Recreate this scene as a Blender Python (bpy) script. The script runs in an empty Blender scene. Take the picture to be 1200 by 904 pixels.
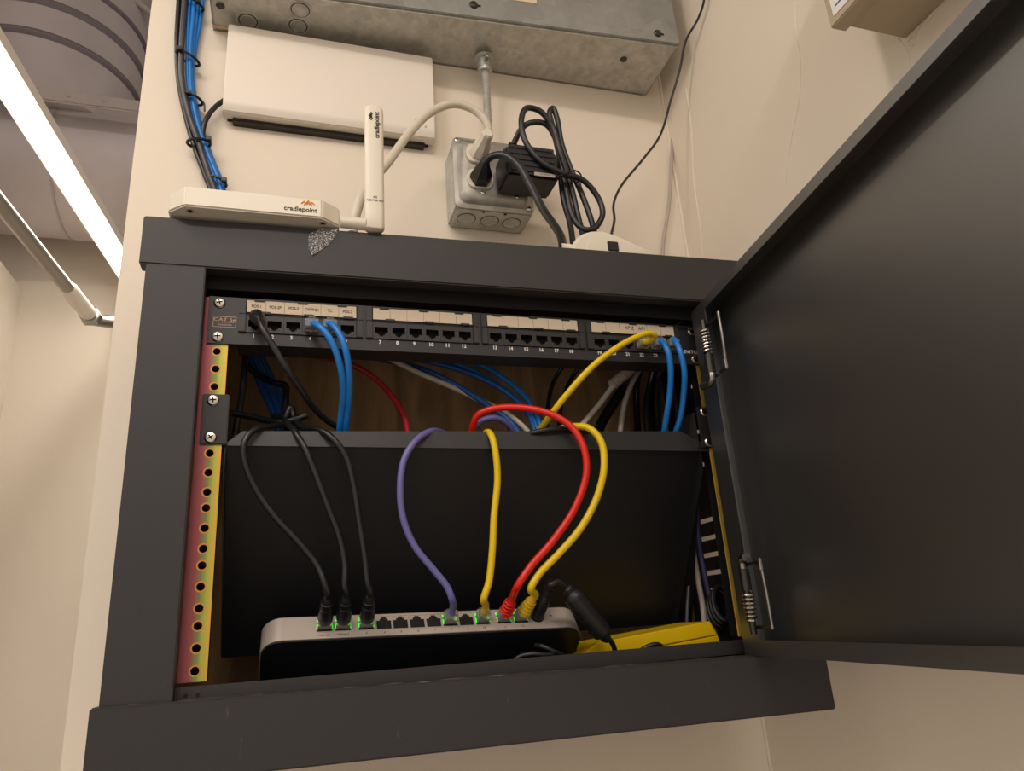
import bpy, bmesh, math, random
from mathutils import Vector, Matrix
random.seed(7)
SC = bpy.context.scene
COL = SC.collection

# ---------------------------------------------------------------- units
# all shapes are written in millimetres: x right along the wall, y into the wall,
# z up; the origin is the top left screw of the patch panel, 1.9 m above the floor
HZ = 1.9
def W(p):
    return Vector((p[0] * .001, p[1] * .001, p[2] * .001 + HZ))

def lin(c):
    return tuple((x / 255 / 12.92) if x / 255 <= .04045 else ((x / 255 + .055) / 1.055) ** 2.4 for x in c)

# ---------------------------------------------------------------- camera
cam_d = bpy.data.cameras.new('camera')
cam = bpy.data.objects.new('camera', cam_d)
COL.objects.link(cam)
cam_d.sensor_width = 36
cam_d.lens = 836.13 / 1200 * 36
cam_d.clip_start = .01
cam_d.clip_end = 100
CAMROWS = [[0.9554348, -0.0309631, -0.2935739], [-0.2876859, -0.3206466, -0.9024537], [-0.0661907, 0.9466927, -0.3152645]]
cam.matrix_world = Matrix.Translation(W((62.72, -611.62, -280.24))) @ Matrix(CAMROWS).to_4x4()
SC.camera = cam

# ---------------------------------------------------------------- light, world, exposure
SC.view_settings.view_transform = 'Standard'
SC.view_settings.look = 'None'
SC.view_settings.exposure = -0.13
SC.view_settings.gamma = 1
SC.view_settings.use_curve_mapping = False
world = bpy.data.worlds.new('room_air')
SC.world = world
world.use_nodes = True
world.node_tree.nodes['Background'].inputs[0].default_value = (1.0, .89, .79, 1)
world.node_tree.nodes['Background'].inputs[1].default_value = .78
LED_COL = (1.0, .90, .81)
LED_PASSAGE = 19.0          # strip in the passage on the left
def area(name, loc, size, power, col, aim):
    l = bpy.data.lights.new(name, 'AREA')
    l.shape = 'RECTANGLE'
    l.size, l.size_y = size
    l.energy = power
    l.color = col
    o = bpy.data.objects.new(name, l)
    COL.objects.link(o)
    o.location = W(loc)
    d = (W(aim) - W(loc)).normalized()
    o.rotation_euler = d.to_track_quat('-Z', 'Y').to_euler()
    return o
area('strip_fill_light', (-548, -520, 690), (.06, .75), 5, LED_COL, (-200, -480, 200))  # extra fill added below the strip's near half to brighten the door
area('ceiling_panel_light', (-330, -2500, 1700), (1.3, .3), 44, LED_COL, (-200, -2000, -800))

# ---------------------------------------------------------------- materials
def mat(name, col, rough=.5, metal=0, spec=.5, emit=0, bump=0, bscale=200, var=0, vscale=8, clear=0, trans=0, ior=1.45):
    m = bpy.data.materials.new(name)
    m.use_nodes = True
    nt = m.node_tree
    b = nt.nodes['Principled BSDF']
    c = lin(col)
    b.inputs['Base Color'].default_value = (*c, 1)
    b.inputs['Roughness'].default_value = rough
    b.inputs['Metallic'].default_value = metal
    b.inputs['Specular IOR Level'].default_value = spec
    b.inputs['IOR'].default_value = ior
    b.inputs['Transmission Weight'].default_value = trans
    b.inputs['Coat Weight'].default_value = clear
    b.inputs['Coat Roughness'].default_value = .36
    b.inputs['Coat IOR'].default_value = 2.0
    if emit:
        b.inputs['Emission Color'].default_value = (*c, 1)
        b.inputs['Emission Strength'].default_value = emit
    tc = nt.nodes.new('ShaderNodeTexCoord')
    if var:
        n = nt.nodes.new('ShaderNodeTexNoise')
        n.inputs['Scale'].default_value = vscale
        n.inputs['Detail'].default_value = 5
        nt.links.new(tc.outputs['Object'], n.inputs['Vector'])
        r = nt.nodes.new('ShaderNodeValToRGB')
        r.color_ramp.elements[0].position = .3
        r.color_ramp.elements[1].position = .7
        r.color_ramp.elements[0].color = (*[x * (1 - var) for x in c], 1)
        r.color_ramp.elements[1].color = (*[min(1, x * (1 + var)) for x in c], 1)
        nt.links.new(n.outputs['Fac'], r.inputs['Fac'])
        nt.links.new(r.outputs['Color'], b.inputs['Base Color'])
    if bump:
        n = nt.nodes.new('ShaderNodeTexNoise')
        n.inputs['Scale'].default_value = bscale
        n.inputs['Detail'].default_value = 3
        nt.links.new(tc.outputs['Object'], n.inputs['Vector'])
        bp = nt.nodes.new('ShaderNodeBump')
        bp.inputs['Strength'].default_value = bump
        bp.inputs['Distance'].default_value = .001
        nt.links.new(n.outputs['Fac'], bp.inputs['Height'])
        nt.links.new(bp.outputs['Normal'], b.inputs['Normal'])
    return m

def powder_black():
    # black powder coat with a fine texture, sparse scratches and rub marks
    m = mat('black_powder_coat', (47, 45, 46), rough=.5, spec=.5, bump=.10, bscale=1800)
    nt = m.node_tree
    b = nt.nodes['Principled BSDF']
    tc = nt.nodes.new('ShaderNodeTexCoord')
    mp = nt.nodes.new('ShaderNodeMapping')
    mp.inputs['Scale'].default_value = (14, 14, 5)
    mp.inputs['Rotation'].default_value = (.5, .7, .4)
    nt.links.new(tc.outputs['Object'], mp.inputs['Vector'])
    n = nt.nodes.new('ShaderNodeTexNoise')
    n.inputs['Scale'].default_value = 9
    n.inputs['Detail'].default_value = 8
    n.inputs['Distortion'].default_value = 2
    nt.links.new(mp.outputs['Vector'], n.inputs['Vector'])
    r = nt.nodes.new('ShaderNodeValToRGB')
    r.color_ramp.elements[0].position = .70
    r.color_ramp.elements[1].position = .80
    r.color_ramp.elements[0].color = (0, 0, 0, 1)
    r.color_ramp.elements[1].color = (.5, .5, .5, 1)
    nt.links.new(n.outputs['Fac'], r.inputs['Fac'])
    mx = nt.nodes.new('ShaderNodeMix')
    mx.data_type = 'RGBA'
    mx.inputs['A'].default_value = (*lin((47, 45, 46)), 1)
    mx.inputs['B'].default_value = (*lin((96, 90, 86)), 1)
    nt.links.new(r.outputs['Color'], mx.inputs['Factor'])
    nt.links.new(mx.outputs['Result'], b.inputs['Base Color'])
    return m

def wall_paint(name, col, b1=.25):
    m = mat(name, col, rough=.62, spec=.35, bump=b1, bscale=90, var=.03, vscale=2.2)
    return m

def galvanized(name, col=(186, 184, 176), rough=.42, s=40):
    m = mat(name, col, rough=rough, metal=.4)
    nt = m.node_tree
    b = nt.nodes['Principled BSDF']
    tc = nt.nodes.new('ShaderNodeTexCoord')
    v = nt.nodes.new('ShaderNodeTexVoronoi')
    v.inputs['Scale'].default_value = s * 3
    n = nt.nodes.new('ShaderNodeTexNoise')
    n.inputs['Scale'].default_value = s
    n.inputs['Detail'].default_value = 8
    n.inputs['Roughness'].default_value = .7
    nt.links.new(tc.outputs['Object'], v.inputs['Vector'])
    nt.links.new(tc.outputs['Object'], n.inputs['Vector'])
    mx = nt.nodes.new('ShaderNodeMix')
    mx.data_type = 'RGBA'
    mx.inputs['Factor'].default_value = .25
    nt.links.new(n.outputs['Fac'], mx.inputs['A'])
    nt.links.new(v.outputs['Color'], mx.inputs['B'])
    r = nt.nodes.new('ShaderNodeValToRGB')
    r.color_ramp.elements[0].position = .3
    r.color_ramp.elements[1].position = .66
    c = lin(col)
    r.color_ramp.elements[0].color = (*[x * .74 for x in c], 1)
    r.color_ramp.elements[1].color = (*[min(1, x * 1.08) for x in c], 1)
    nt.links.new(mx.outputs['Result'], r.inputs['Fac'])
    nt.links.new(r.outputs['Color'], b.inputs['Base Color'])
    return m

def zinc_yellow():
    # yellow chromate: rose at the outer edge, green in the middle, amber at the inner edge
    m = mat('yellow_chromate_zinc', (180, 150, 70), rough=.38, metal=.35)
    nt = m.node_tree
    b = nt.nodes['Principled BSDF']
    tc = nt.nodes.new('ShaderNodeTexCoord')
    sp = nt.nodes.new('ShaderNodeSeparateXYZ')
    nt.links.new(tc.outputs['Object'], sp.inputs[0])
    mp = nt.nodes.new('ShaderNodeMapping')
    mp.inputs['Scale'].default_value = (220, 30, 14)
    nt.links.new(tc.outputs['Object'], mp.inputs['Vector'])
    n = nt.nodes.new('ShaderNodeTexNoise')
    n.inputs['Scale'].default_value = 1
    n.inputs['Detail'].default_value = 4
    nt.links.new(mp.outputs['Vector'], n.inputs['Vector'])
    a = nt.nodes.new('ShaderNodeMath'); a.operation = 'MULTIPLY_ADD'
    a.inputs[1].default_value = 1 / .023
    a.inputs[2].default_value = .58
    nt.links.new(sp.outputs['X'], a.inputs[0])
    a2 = nt.nodes.new('ShaderNodeMath'); a2.operation = 'MULTIPLY_ADD'
    a2.inputs[1].default_value = .24
    nt.links.new(n.outputs['Fac'], a2.inputs[0])
    nt.links.new(a.outputs[0], a2.inputs[2])
    r = nt.nodes.new('ShaderNodeValToRGB')
    e = r.color_ramp.elements
    e[0].position = .18; e[0].color = (*lin((150, 78, 84)), 1)
    e[1].position = 1.0; e[1].color = (*lin((226, 170, 84)), 1)
    for p, c in ((.42, (158, 84, 84)), (.56, (128, 132, 82)), (.74, (176, 186, 74)), (.9, (214, 176, 76))):
        k = e.new(p); k.color = (*lin(c), 1)
    s = nt.nodes.new('ShaderNodeMath'); s.operation = 'SUBTRACT'
    s.inputs[1].default_value = .12
    nt.links.new(a2.outputs[0], s.inputs[0])
    nt.links.new(s.outputs[0], r.inputs['Fac'])
    nt.links.new(r.outputs['Color'], b.inputs['Base Color'])
    return m

def plywood():
    m = mat('brown_plywood', (150, 116, 80), rough=.65, spec=.3)
    nt = m.node_tree
    b = nt.nodes['Principled BSDF']
    tc = nt.nodes.new('ShaderNodeTexCoord')
    mp = nt.nodes.new('ShaderNodeMapping')
    mp.inputs['Scale'].default_value = (22, 22, 3)
    nt.links.new(tc.outputs['Object'], mp.inputs['Vector'])
    n = nt.nodes.new('ShaderNodeTexNoise')
    n.inputs['Scale'].default_value = 2
    n.inputs['Detail'].default_value = 7
    n.inputs['Distortion'].default_value = 1.2
    nt.links.new(mp.outputs['Vector'], n.inputs['Vector'])
    r = nt.nodes.new('ShaderNodeValToRGB')
    r.color_ramp.elements[0].position = .3
    r.color_ramp.elements[1].position = .75
    r.color_ramp.elements[0].color = (*lin((142, 110, 78)), 1)
    r.color_ramp.elements[1].color = (*lin((196, 158, 112)), 1)
    nt.links.new(n.outputs['Fac'], r.inputs['Fac'])
    nt.links.new(r.outputs['Color'], b.inputs['Base Color'])
    return m

def speckle(name):
    # whitish crystalline residue, broken up into grains
    m = mat(name, (190, 188, 190), rough=.6)
    nt = m.node_tree
    b = nt.nodes['Principled BSDF']
    tc = nt.nodes.new('ShaderNodeTexCoord')
    n = nt.nodes.new('ShaderNodeTexNoise')
    n.inputs['Scale'].default_value = 900
    n.inputs['Detail'].default_value = 2
    nt.links.new(tc.outputs['Object'], n.inputs['Vector'])
    r = nt.nodes.new('ShaderNodeValToRGB')
    r.color_ramp.elements[0].position = .48
    r.color_ramp.elements[1].position = .66
    r.color_ramp.elements[0].color = (*lin((60, 58, 62)), 1)
    r.color_ramp.elements[1].color = (*lin((215, 212, 210)), 1)
    nt.links.new(n.outputs['Fac'], r.inputs['Fac'])
    nt.links.new(r.outputs['Color'], b.inputs['Base Color'])
    return m

def powder_worn():
    # the same coat, chipped to bare metal in short dashes along the upper edge of the sill
    m = powder_black()
    m.name = 'black_powder_coat_chipped'
    nt = m.node_tree
    b = nt.nodes['Principled BSDF']
    src = b.inputs['Base Color'].links[0].from_socket
    tc = nt.nodes.new('ShaderNodeTexCoord')
    sp = nt.nodes.new('ShaderNodeSeparateXYZ')
    nt.links.new(tc.outputs['Object'], sp.inputs[0])
    mp = nt.nodes.new('ShaderNodeMapping')
    mp.inputs['Scale'].default_value = (60, 200, 420)
    nt.links.new(tc.outputs['Object'], mp.inputs['Vector'])
    n = nt.nodes.new('ShaderNodeTexNoise')
    n.inputs['Scale'].default_value = 1
    n.inputs['Detail'].default_value = 6
    nt.links.new(mp.outputs['Vector'], n.inputs['Vector'])
    g = nt.nodes.new('ShaderNodeMath'); g.operation = 'MULTIPLY_ADD'      # follows the sloping edge
    g.inputs[1].default_value = .009
    nt.links.new(sp.outputs['X'], g.inputs[0]); nt.links.new(sp.outputs['Z'], g.inputs[2])
    k = nt.nodes.new('ShaderNodeMapRange')
    k.inputs['From Min'].default_value = .0495
    k.inputs['From Max'].default_value = .0535
    nt.links.new(g.outputs[0], k.inputs['Value'])
    q = nt.nodes.new('ShaderNodeMath'); q.operation = 'MULTIPLY'
    nt.links.new(n.outputs['Fac'], q.inputs[0]); nt.links.new(k.outputs['Result'], q.inputs[1])
    r = nt.nodes.new('ShaderNodeValToRGB')
    r.color_ramp.elements[0].position = .50
    r.color_ramp.elements[1].position = .60
    nt.links.new(q.outputs[0], r.inputs['Fac'])
    mx = nt.nodes.new('ShaderNodeMix'); mx.data_type = 'RGBA'
    mx.inputs['B'].default_value = (*lin((128, 118, 110)), 1)
    nt.links.new(r.outputs['Color'], mx.inputs['Factor'])
    nt.links.new(src, mx.inputs['A'])
    nt.links.new(mx.outputs['Result'], b.inputs['Base Color'])
    return m

M = {
    'worn': powder_worn(),
    'wall': wall_paint('painted_drywall', (226, 214, 197)),
    'wall_r': wall_paint('painted_side_wall', (228, 216, 198)),
    'wall_far': wall_paint('painted_far_wall', (222, 212, 198)),
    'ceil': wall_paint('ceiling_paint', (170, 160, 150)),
    'floor': mat('grey_concrete', (150, 140, 128), rough=.6, var=.08, vscale=3),
    'black': powder_black(),
    'black_panel': mat('black_panel_enamel', (42, 41, 43), rough=.42, bump=.06, bscale=1500),
    'black_shelf': mat('black_shelf_enamel', (22, 22, 25), rough=.5, bump=.06, bscale=1500),
    'door_in': mat('black_door_enamel', (30, 29, 28), rough=.5, spec=1.0, bump=.04, bscale=60, var=.08, vscale=7, clear=1),
    'plastic_black': mat('black_plastic', (26, 26, 28), rough=.42),
    'rubber_black': mat('black_cable_jacket', (24, 24, 27), rough=.38, spec=.6),
    'rubber_grey': mat('dark_grey_cable_jacket', (62, 58, 60), rough=.4, spec=.6),
    'void': mat('dark_interior_painted_shade', (8, 8, 9), rough=.7),  # near-black socket insides, also painted in as shade in holes and slots
    'screw': mat('nickel_screw', (206, 200, 190), rough=.25, metal=1),
    'steel': mat('bright_steel', (150, 146, 140), rough=.28, metal=1),
    'steel_dark': mat('dark_steel', (70, 68, 66), rough=.35, metal=.9),
    'galv': galvanized('galvanized_sheet'),
    'galv_dark': galvanized('galvanized_cover', (150, 150, 146), .38, 14),
    'galv_box': galvanized('galvanized_box', (190, 190, 184), .4, 50),
    'galv_smooth': galvanized('galvanized_plate', (172, 168, 158), .42, 14),
    'duct': mat('duct_sheet', (190, 182, 184), rough=.5, metal=.2, var=.1, vscale=4),
    'duct_seam': mat('duct_seam_sealer', (112, 104, 110), rough=.6),
    'duct_band': mat('duct_band', (176, 166, 164), rough=.55, var=.06, vscale=12),
    'zinc': zinc_yellow(),
    'zinc_edge': mat('amber_zinc_edge', (214, 150, 72), rough=.4, metal=.3),
    'ply': plywood(),
    'white_plastic': mat('warm_white_plastic', (222, 213, 196), rough=.35, spec=.5),
    'white_paint': mat('white_enamel', (226, 216, 203), rough=.4),
    'white_cable': mat('white_cable_jacket', (206, 196, 178), rough=.4),
    'grey_cable': mat('beige_cable_jacket', (176, 164, 152), rough=.45),
    'beige': mat('beige_enamel', (176, 160, 136), rough=.5, bump=.1),
    'label': mat('paper_label', (214, 196, 172), rough=.6),
    'label_white': mat('white_paper', (225, 222, 216), rough=.6),
    'ink': mat('black_ink', (30, 28, 30), rough=.6),
    'ink_grey': mat('grey_ink', (88, 82, 76), rough=.6),
    'ink_white': mat('white_ink', (225, 222, 220), rough=.5),
    'ink_copper': mat('tan_ink', (206, 168, 140), rough=.5),
    'ink_orange': mat('orange_ink', (226, 140, 40), rough=.5),
    'ink_blue': mat('blue_ink', (44, 52, 140), rough=.5),
    'blue': mat('blue_cable_jacket', (28, 118, 200), rough=.36, spec=.5),
    'blue_dark': mat('deep_blue_cable_jacket', (26, 92, 168), rough=.42),
    'yellow': mat('yellow_cable_jacket', (224, 190, 14), rough=.38),
    'yellow_boot': mat('yellow_boot_plastic', (226, 186, 34), rough=.4),
    'red': mat('red_cable_jacket', (214, 34, 18), rough=.34),
    'red_dark': mat('crimson_cable_jacket', (176, 36, 48), rough=.4),
    'violet_shaded': mat('violet_jacket_painted_shade', (58, 56, 104), rough=.5),  # darker copy of the violet jacket, shade at the shelf end painted in
    'purple': mat('violet_cable_jacket', (106, 104, 164), rough=.4),
    'clear': mat('clear_plastic', (226, 226, 220), rough=.12, trans=.75, spec=.5),
    'silver': mat('silver_paint', (196, 184, 174), rough=.36, metal=.35),
    'router_black': mat('satin_black_paint', (22, 22, 26), rough=.4),
    'led_green': mat('green_indicator', (60, 255, 40), rough=.4, emit=.9),
    'yellow_box': mat('yellow_plastic_case', (222, 184, 6), rough=.36),
    'diffuser': mat('lamp_diffuser', (255, 250, 240), rough=.4, emit=1),
    'residue': speckle('white_residue'),
    'tie': mat('black_nylon_tie', (20, 20, 24), rough=.35),
}
d = M['diffuser'].node_tree.nodes['Principled BSDF']
d.inputs['Emission Color'].default_value = (1, .92, .80, 1)
d.inputs['Emission Strength'].default_value = LED_PASSAGE

# ---------------------------------------------------------------- mesh helpers
class F:
    """a local frame: a along ax, b along ay, c along az"""
    def __init__(s, o=(0, 0, 0), ax=(1, 0, 0), ay=(0, 1, 0), az=(0, 0, 1)):
        s.o, s.ax, s.ay, s.az = Vector(o), Vector(ax).normalized(), Vector(ay).normalized(), Vector(az).normalized()
    def __call__(s, p):
        return s.o + s.ax * p[0] + s.ay * p[1] + s.az * p[2]
ID = F()

def frame_along(o, d, up=(0, 0, 1)):
    d = Vector(d).normalized()
    up = Vector(up)
    if abs(d.dot(up.normalized())) > .98:
        up = Vector((1, 0, 0))
    x = d.cross(up).normalized()
    y = d.cross(x).normalized()
    return F(o, x, y, d)          # c runs along d

def smooth_path(pts, n=7):
    P = [Vector(p) for p in pts]
    if len(P) < 3:
        return P
    P = [P[0] * 2 - P[1]] + P + [P[-1] * 2 - P[-2]]
    out = []
    for i in range(1, len(P) - 2):
        p0, p1, p2, p3 = P[i - 1:i + 3]
        # centripetal spacing keeps the curve from overshooting
        t0 = 0
        t1 = t0 + max((p1 - p0).length, 1e-3) ** .5
        t2 = t1 + max((p2 - p1).length, 1e-3) ** .5
        t3 = t2 + max((p3 - p2).length, 1e-3) ** .5
        for k in range(n):
            t = t1 + (t2 - t1) * k / n
            a1 = p0 * ((t1 - t) / (t1 - t0)) + p1 * ((t - t0) / (t1 - t0))
            a2 = p1 * ((t2 - t) / (t2 - t1)) + p2 * ((t - t1) / (t2 - t1))
            a3 = p2 * ((t3 - t) / (t3 - t2)) + p3 * ((t - t2) / (t3 - t2))
            b1 = a1 * ((t2 - t) / (t2 - t0)) + a2 * ((t - t0) / (t2 - t0))
            b2 = a2 * ((t3 - t) / (t3 - t1)) + a3 * ((t - t1) / (t3 - t1))
            out.append(b1 * ((t2 - t) / (t2 - t1)) + b2 * ((t - t1) / (t2 - t1)))
    out.append(P[-2])
    return out

class MB:
    def __init__(s):
        s.v, s.f, s.m, s.mats = [], [], [], []
    def slot(s, m):
        if m not in s.mats:
            s.mats.append(m)
        return s.mats.index(m)
    def add(s, vs, fs, m, fr=ID):
        k = len(s.v)
        s.v += [fr(v) for v in vs]
        s.f += [tuple(i + k for i in f) for f in fs]
        s.m += [s.slot(m)] * len(fs)
        return s
    def bm(s, b, m, fr=ID):
        b.verts.ensure_lookup_table()
        vs = [v.co.copy() for v in b.verts]
        for i, v in enumerate(b.verts):
            v.index = i
        fs = [tuple(v.index for v in f.verts) for f in b.faces]
        b.free()
        return s.add(vs, fs, m, fr)
    def box(s, lo, hi, m, bev=0, fr=ID, seg=2):
        lo, hi = [min(a, b) for a, b in zip(lo, hi)], [max(a, b) for a, b in zip(lo, hi)]
        x0, y0, z0 = lo
        x1, y1, z1 = hi
        vs = [(x0, y0, z0), (x1, y0, z0), (x1, y1, z0), (x0, y1, z0), (x0, y0, z1), (x1, y0, z1), (x1, y1, z1), (x0, y1, z1)]
        fs = [(0, 3, 2, 1), (4, 5, 6, 7), (0, 1, 5, 4), (1, 2, 6, 5), (2, 3, 7, 6), (3, 0, 4, 7)]
        if not bev:
            return s.add(vs, fs, m, fr)
        b = bmesh.new()
        bv = [b.verts.new(v) for v in vs]
        for f in fs:
            b.faces.new([bv[i] for i in f])
        bmesh.ops.bevel(b, geom=b.edges[:], offset=min(bev, .49 * min(x1 - x0, y1 - y0, z1 - z0)), segments=seg, affect='EDGES')
        return s.bm(b, m, fr)
    def prism(s, poly, c0, c1, m, fr=ID, bev=0, holes=()):
        """poly in the a-c plane pushed along b from c0 to c1, with optional holes"""
        b = bmesh.new()
        edges = []
        for loop in (poly,) + tuple(holes):
            vs = [b.verts.new((p[0], c0, p[1])) for p in loop]
            for i in range(len(vs)):
                edges.append(b.edges.new((vs[i], vs[(i + 1) % len(vs)])))
        bmesh.ops.triangle_fill(b, use_beauty=True, use_dissolve=False, edges=edges)
        g = bmesh.ops.extrude_face_region(b, geom=b.faces[:])
        bmesh.ops.translate(b, vec=(0, c1 - c0, 0), verts=[v for v in g['geom'] if isinstance(v, bmesh.types.BMVert)])
        bmesh.ops.recalc_face_normals(b, faces=b.faces[:])
        if bev:
            es = [e for e in b.edges if len(e.link_faces) == 2 and e.calc_face_angle(0) > .6 and abs(e.verts[0].co.y - e.verts[1].co.y) < 1e-6]
            bmesh.ops.bevel(b, geom=es, offset=bev, segments=2, affect='EDGES')
        return s.bm(b, m, fr)
    def tube(s, pts, r, m, seg=12, fr=ID, smooth=True, n=7, caps=True):
        P = smooth_path(pts, n) if smooth else [Vector(p) for p in pts]
        R = r if isinstance(r, (list, tuple)) else None
        vs, fs = [], []
        t = (P[1] - P[0]).normalized()
        u = t.orthogonal().normalized()
        for i, p in enumerate(P):
            if i == 0:
                t2 = (P[1] - P[0]).normalized()
            elif i == len(P) - 1:
                t2 = (P[-1] - P[-2]).normalized()
            else:
                t2 = (P[i + 1] - P[i - 1]).normalized()
            u = (t.rotation_difference(t2) @ u)
            u = (u - t2 * u.dot(t2)).normalized()
            w = t2.cross(u)
            t = t2
            rr = r
            if R:
                q = i / (len(P) - 1) * (len(R) - 1)
                j = min(int(q), len(R) - 2)
                rr = R[j] + (R[j + 1] - R[j]) * (q - j)
            for k in range(seg):
                a = 2 * math.pi * k / seg
                vs.append(p + (u * math.cos(a) + w * math.sin(a)) * rr)
        for i in range(len(P) - 1):
            for k in range(seg):
                k2 = (k + 1) % seg
                fs.append((i * seg + k, i * seg + k2, (i + 1) * seg + k2, (i + 1) * seg + k))
        if caps:
            fs.append(tuple(range(seg))[::-1])
            fs.append(tuple((len(P) - 1) * seg + k for k in range(seg)))
        return s.add(vs, fs, m, fr)
    def lathe(s, prof, m, fr=ID, seg=20):
        """prof: (radius, height along c)"""
        vs, fs = [], []
        for r, h in prof:
            for k in range(seg):
                a = 2 * math.pi * k / seg
                vs.append((max(r, .001) * math.cos(a), max(r, .001) * math.sin(a), h))
        for i in range(len(prof) - 1):
            for k in range(seg):
                k2 = (k + 1) % seg
                fs.append((i * seg + k, i * seg + k2, (i + 1) * seg + k2, (i + 1) * seg + k))
        fs.append(tuple(range(seg))[::-1])
        fs.append(tuple((len(prof) - 1) * seg + k for k in range(seg)))
        return s.add(vs, fs, m, fr)
    def text(s, t, size, m, fr=ID, depth=.12, align='CENTER', shear=0, bold=0, sx=1):
        """lettering in the a-c plane of the frame, facing -b; size is the font size in mm"""
        c = bpy.data.curves.new('lettering', 'FONT')
        c.body = t
        c.size = size
        c.align_x = align
        c.align_y = 'CENTER'
        c.extrude = depth
        c.shear = shear
        c.offset = bold
        c.resolution_u = 3
        o = bpy.data.objects.new('lettering', c)
        me = bpy.data.meshes.new_from_object(o)
        vs = [(v.co.x * sx, -v.co.z, v.co.y) for v in me.vertices]
        fs = [tuple(p.vertices) for p in me.polygons]
        bpy.data.objects.remove(o)
        bpy.data.curves.remove(c)
        bpy.data.meshes.remove(me)
        return s.add(vs, fs, m, fr)
    def build(s, name, parent=None, angle=35, loc=None):
        """one mesh object; its origin is the parent's place or loc (mm)"""
        me = bpy.data.meshes.new(name)
        if parent is not None:
            base = WPOS[parent.name]
        else:
            base = Vector(loc) if loc is not None else s.centre_low()
        me.from_pydata([(v - base) * .001 for v in s.v], [], s.f)
        for m in s.mats:
            me.materials.append(m)
        for p, i in zip(me.polygons, s.m):
            p.material_index = i
            p.use_smooth = True
        bmm = bmesh.new()
        bmm.from_mesh(me)
        bmesh.ops.recalc_face_normals(bmm, faces=bmm.faces[:])
        bmm.to_mesh(me)
        bmm.free()
        me.set_sharp_from_angle(angle=math.radians(angle))
        o = bpy.data.objects.new(name, me)
        COL.objects.link(o)
        if parent is not None:
            o.parent = parent
        else:
            o.location = W(base)
        WPOS[o.name] = base
        return o
    def centre_low(s):
        xs = [v.x for v in s.v]; ys = [v.y for v in s.v]; zs = [v.z for v in s.v]
        return Vector(((min(xs) + max(xs)) / 2, (min(ys) + max(ys)) / 2, min(zs)))
WPOS = {}

def tag(o, label=None, cat=None, group=None, kind=None):
    if label: o['label'] = label
    if cat: o['category'] = cat
    if group: o['group'] = group
    if kind: o['kind'] = kind
    return o

def thing(name, label, cat, loc, group=None):
    o = bpy.data.objects.new(name, None)
    o.empty_display_size = .02
    COL.objects.link(o)
    o.location = W(loc)
    WPOS[o.name] = Vector(loc)
    return tag(o, label, cat, group)

def struct(name, mb, loc=None):
    return tag(mb.build(name, loc=loc), kind='structure')

def circle(cx, cz, r, n=16, ph=0):
    return [(cx + r * math.cos(2 * math.pi * k / n + ph), cz + r * math.sin(2 * math.pi * k / n + ph)) for k in range(n)]

def rrect(x0, z0, x1, z1, r, n=5):
    out = []
    for cx, cz, a in ((x1 - r, z0 + r, -90), (x1 - r, z1 - r, 0), (x0 + r, z1 - r, 90), (x0 + r, z0 + r, 180)):
        for k in range(n + 1):
            t = math.radians(a + 90 * k / n)
            out.append((cx + r * math.cos(t), cz + r * math.sin(t)))
    return out

# ================================================================ THE ROOM
Y_W = 193          # front face of the wall the cabinet hangs on
X_R = 608          # face of the side wall on the right
X_E = -126         # outer edge of the cabinet wall, the passage opens beyond it
b = MB(); b.box((X_E, Y_W, -1900), (X_R, Y_W + 110, 1750), M['wall'])
struct('wall_back', b)
b = MB(); b.box((X_R, -3200, -1900), (X_R + 110, Y_W + 110, 1750), M['wall_r'])
struct('wall_right', b)
b = MB(); b.box((-760, 1600, -1900), (X_R + 110, 1700, 1750), M['wall_far'])
struct('wall_far', b)
b = MB(); b.box((-860, Y_W + 110, -1900), (-704, 1700, 740), M['wall_far'])
struct('wall_left', b)
b = MB(); b.box((-1700, Y_W + 110, -1900), (-1600, 1700, 1750), M['wall_far'])
struct('wall_passage', b)
b = MB(); b.box((-1700, 1600, -1900), (-760, 1700, 1750), M['wall_far'])
struct('wall_rear', b)
b = MB(); b.box((-2600, -3300, -1990), (X_R + 110, 1700, -1900), M['floor'])
struct('floor', b)
b = MB(); b.box((-2600, -3300, 1750), (X_R + 110, 1700, 1810), M['ceil'])
struct('ceiling', b)
b = MB(); b.box((-440, 1560, 300), (-330, 1600, 900), M['wall_r'], bev=3)
struct('trim_1', b)
# sealant run along the inside corner and the raised seams and cracks in the paint
b = MB()
b.tube([(X_R - 1, Y_W - 1, -700), (X_R - 1.5, Y_W - 1, -300), (X_R - 1, Y_W - 1, 200), (X_R - 1.5, Y_W - 1, 700)], 2.2, M['wall'], seg=8)
struct('trim_2', b)

# raised paint seams running down the side wall
for k, pts in enumerate(([(608.0, 130.0, 455.4), (608.0, 134.1, 388.4), (608.0, 148.8, 310.9), (608.0, 153.3, 229.1), (608.0, 163.4, 153.7)],
                         [(608.0, -103.6, 394.9), (608.0, -92.0, 355.8), (608.0, -86.2, 305.6), (608.0, -71.0, 264.5), (608.0, -44.3, 226.0), (608.0, -23.6, 187.8)],
                         [(608.0, -206.1, 226.7), (608.0, -209.5, 217.3), (608.0, -211.5, 203.3), (608.0, -209.8, 184.8)],
                         [(608.0, -220.2, 215.3), (608.0, -214.0, 215.1), (608.0, -220.6, 206.8), (608.0, -229.0, 214.8), (608.0, -247.9, 219.9)])):
    b = MB(); b.tube(pts, 1.1, M['wall_r'], seg=6)
    struct('trim_%d' % (k + 3), b)

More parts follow.
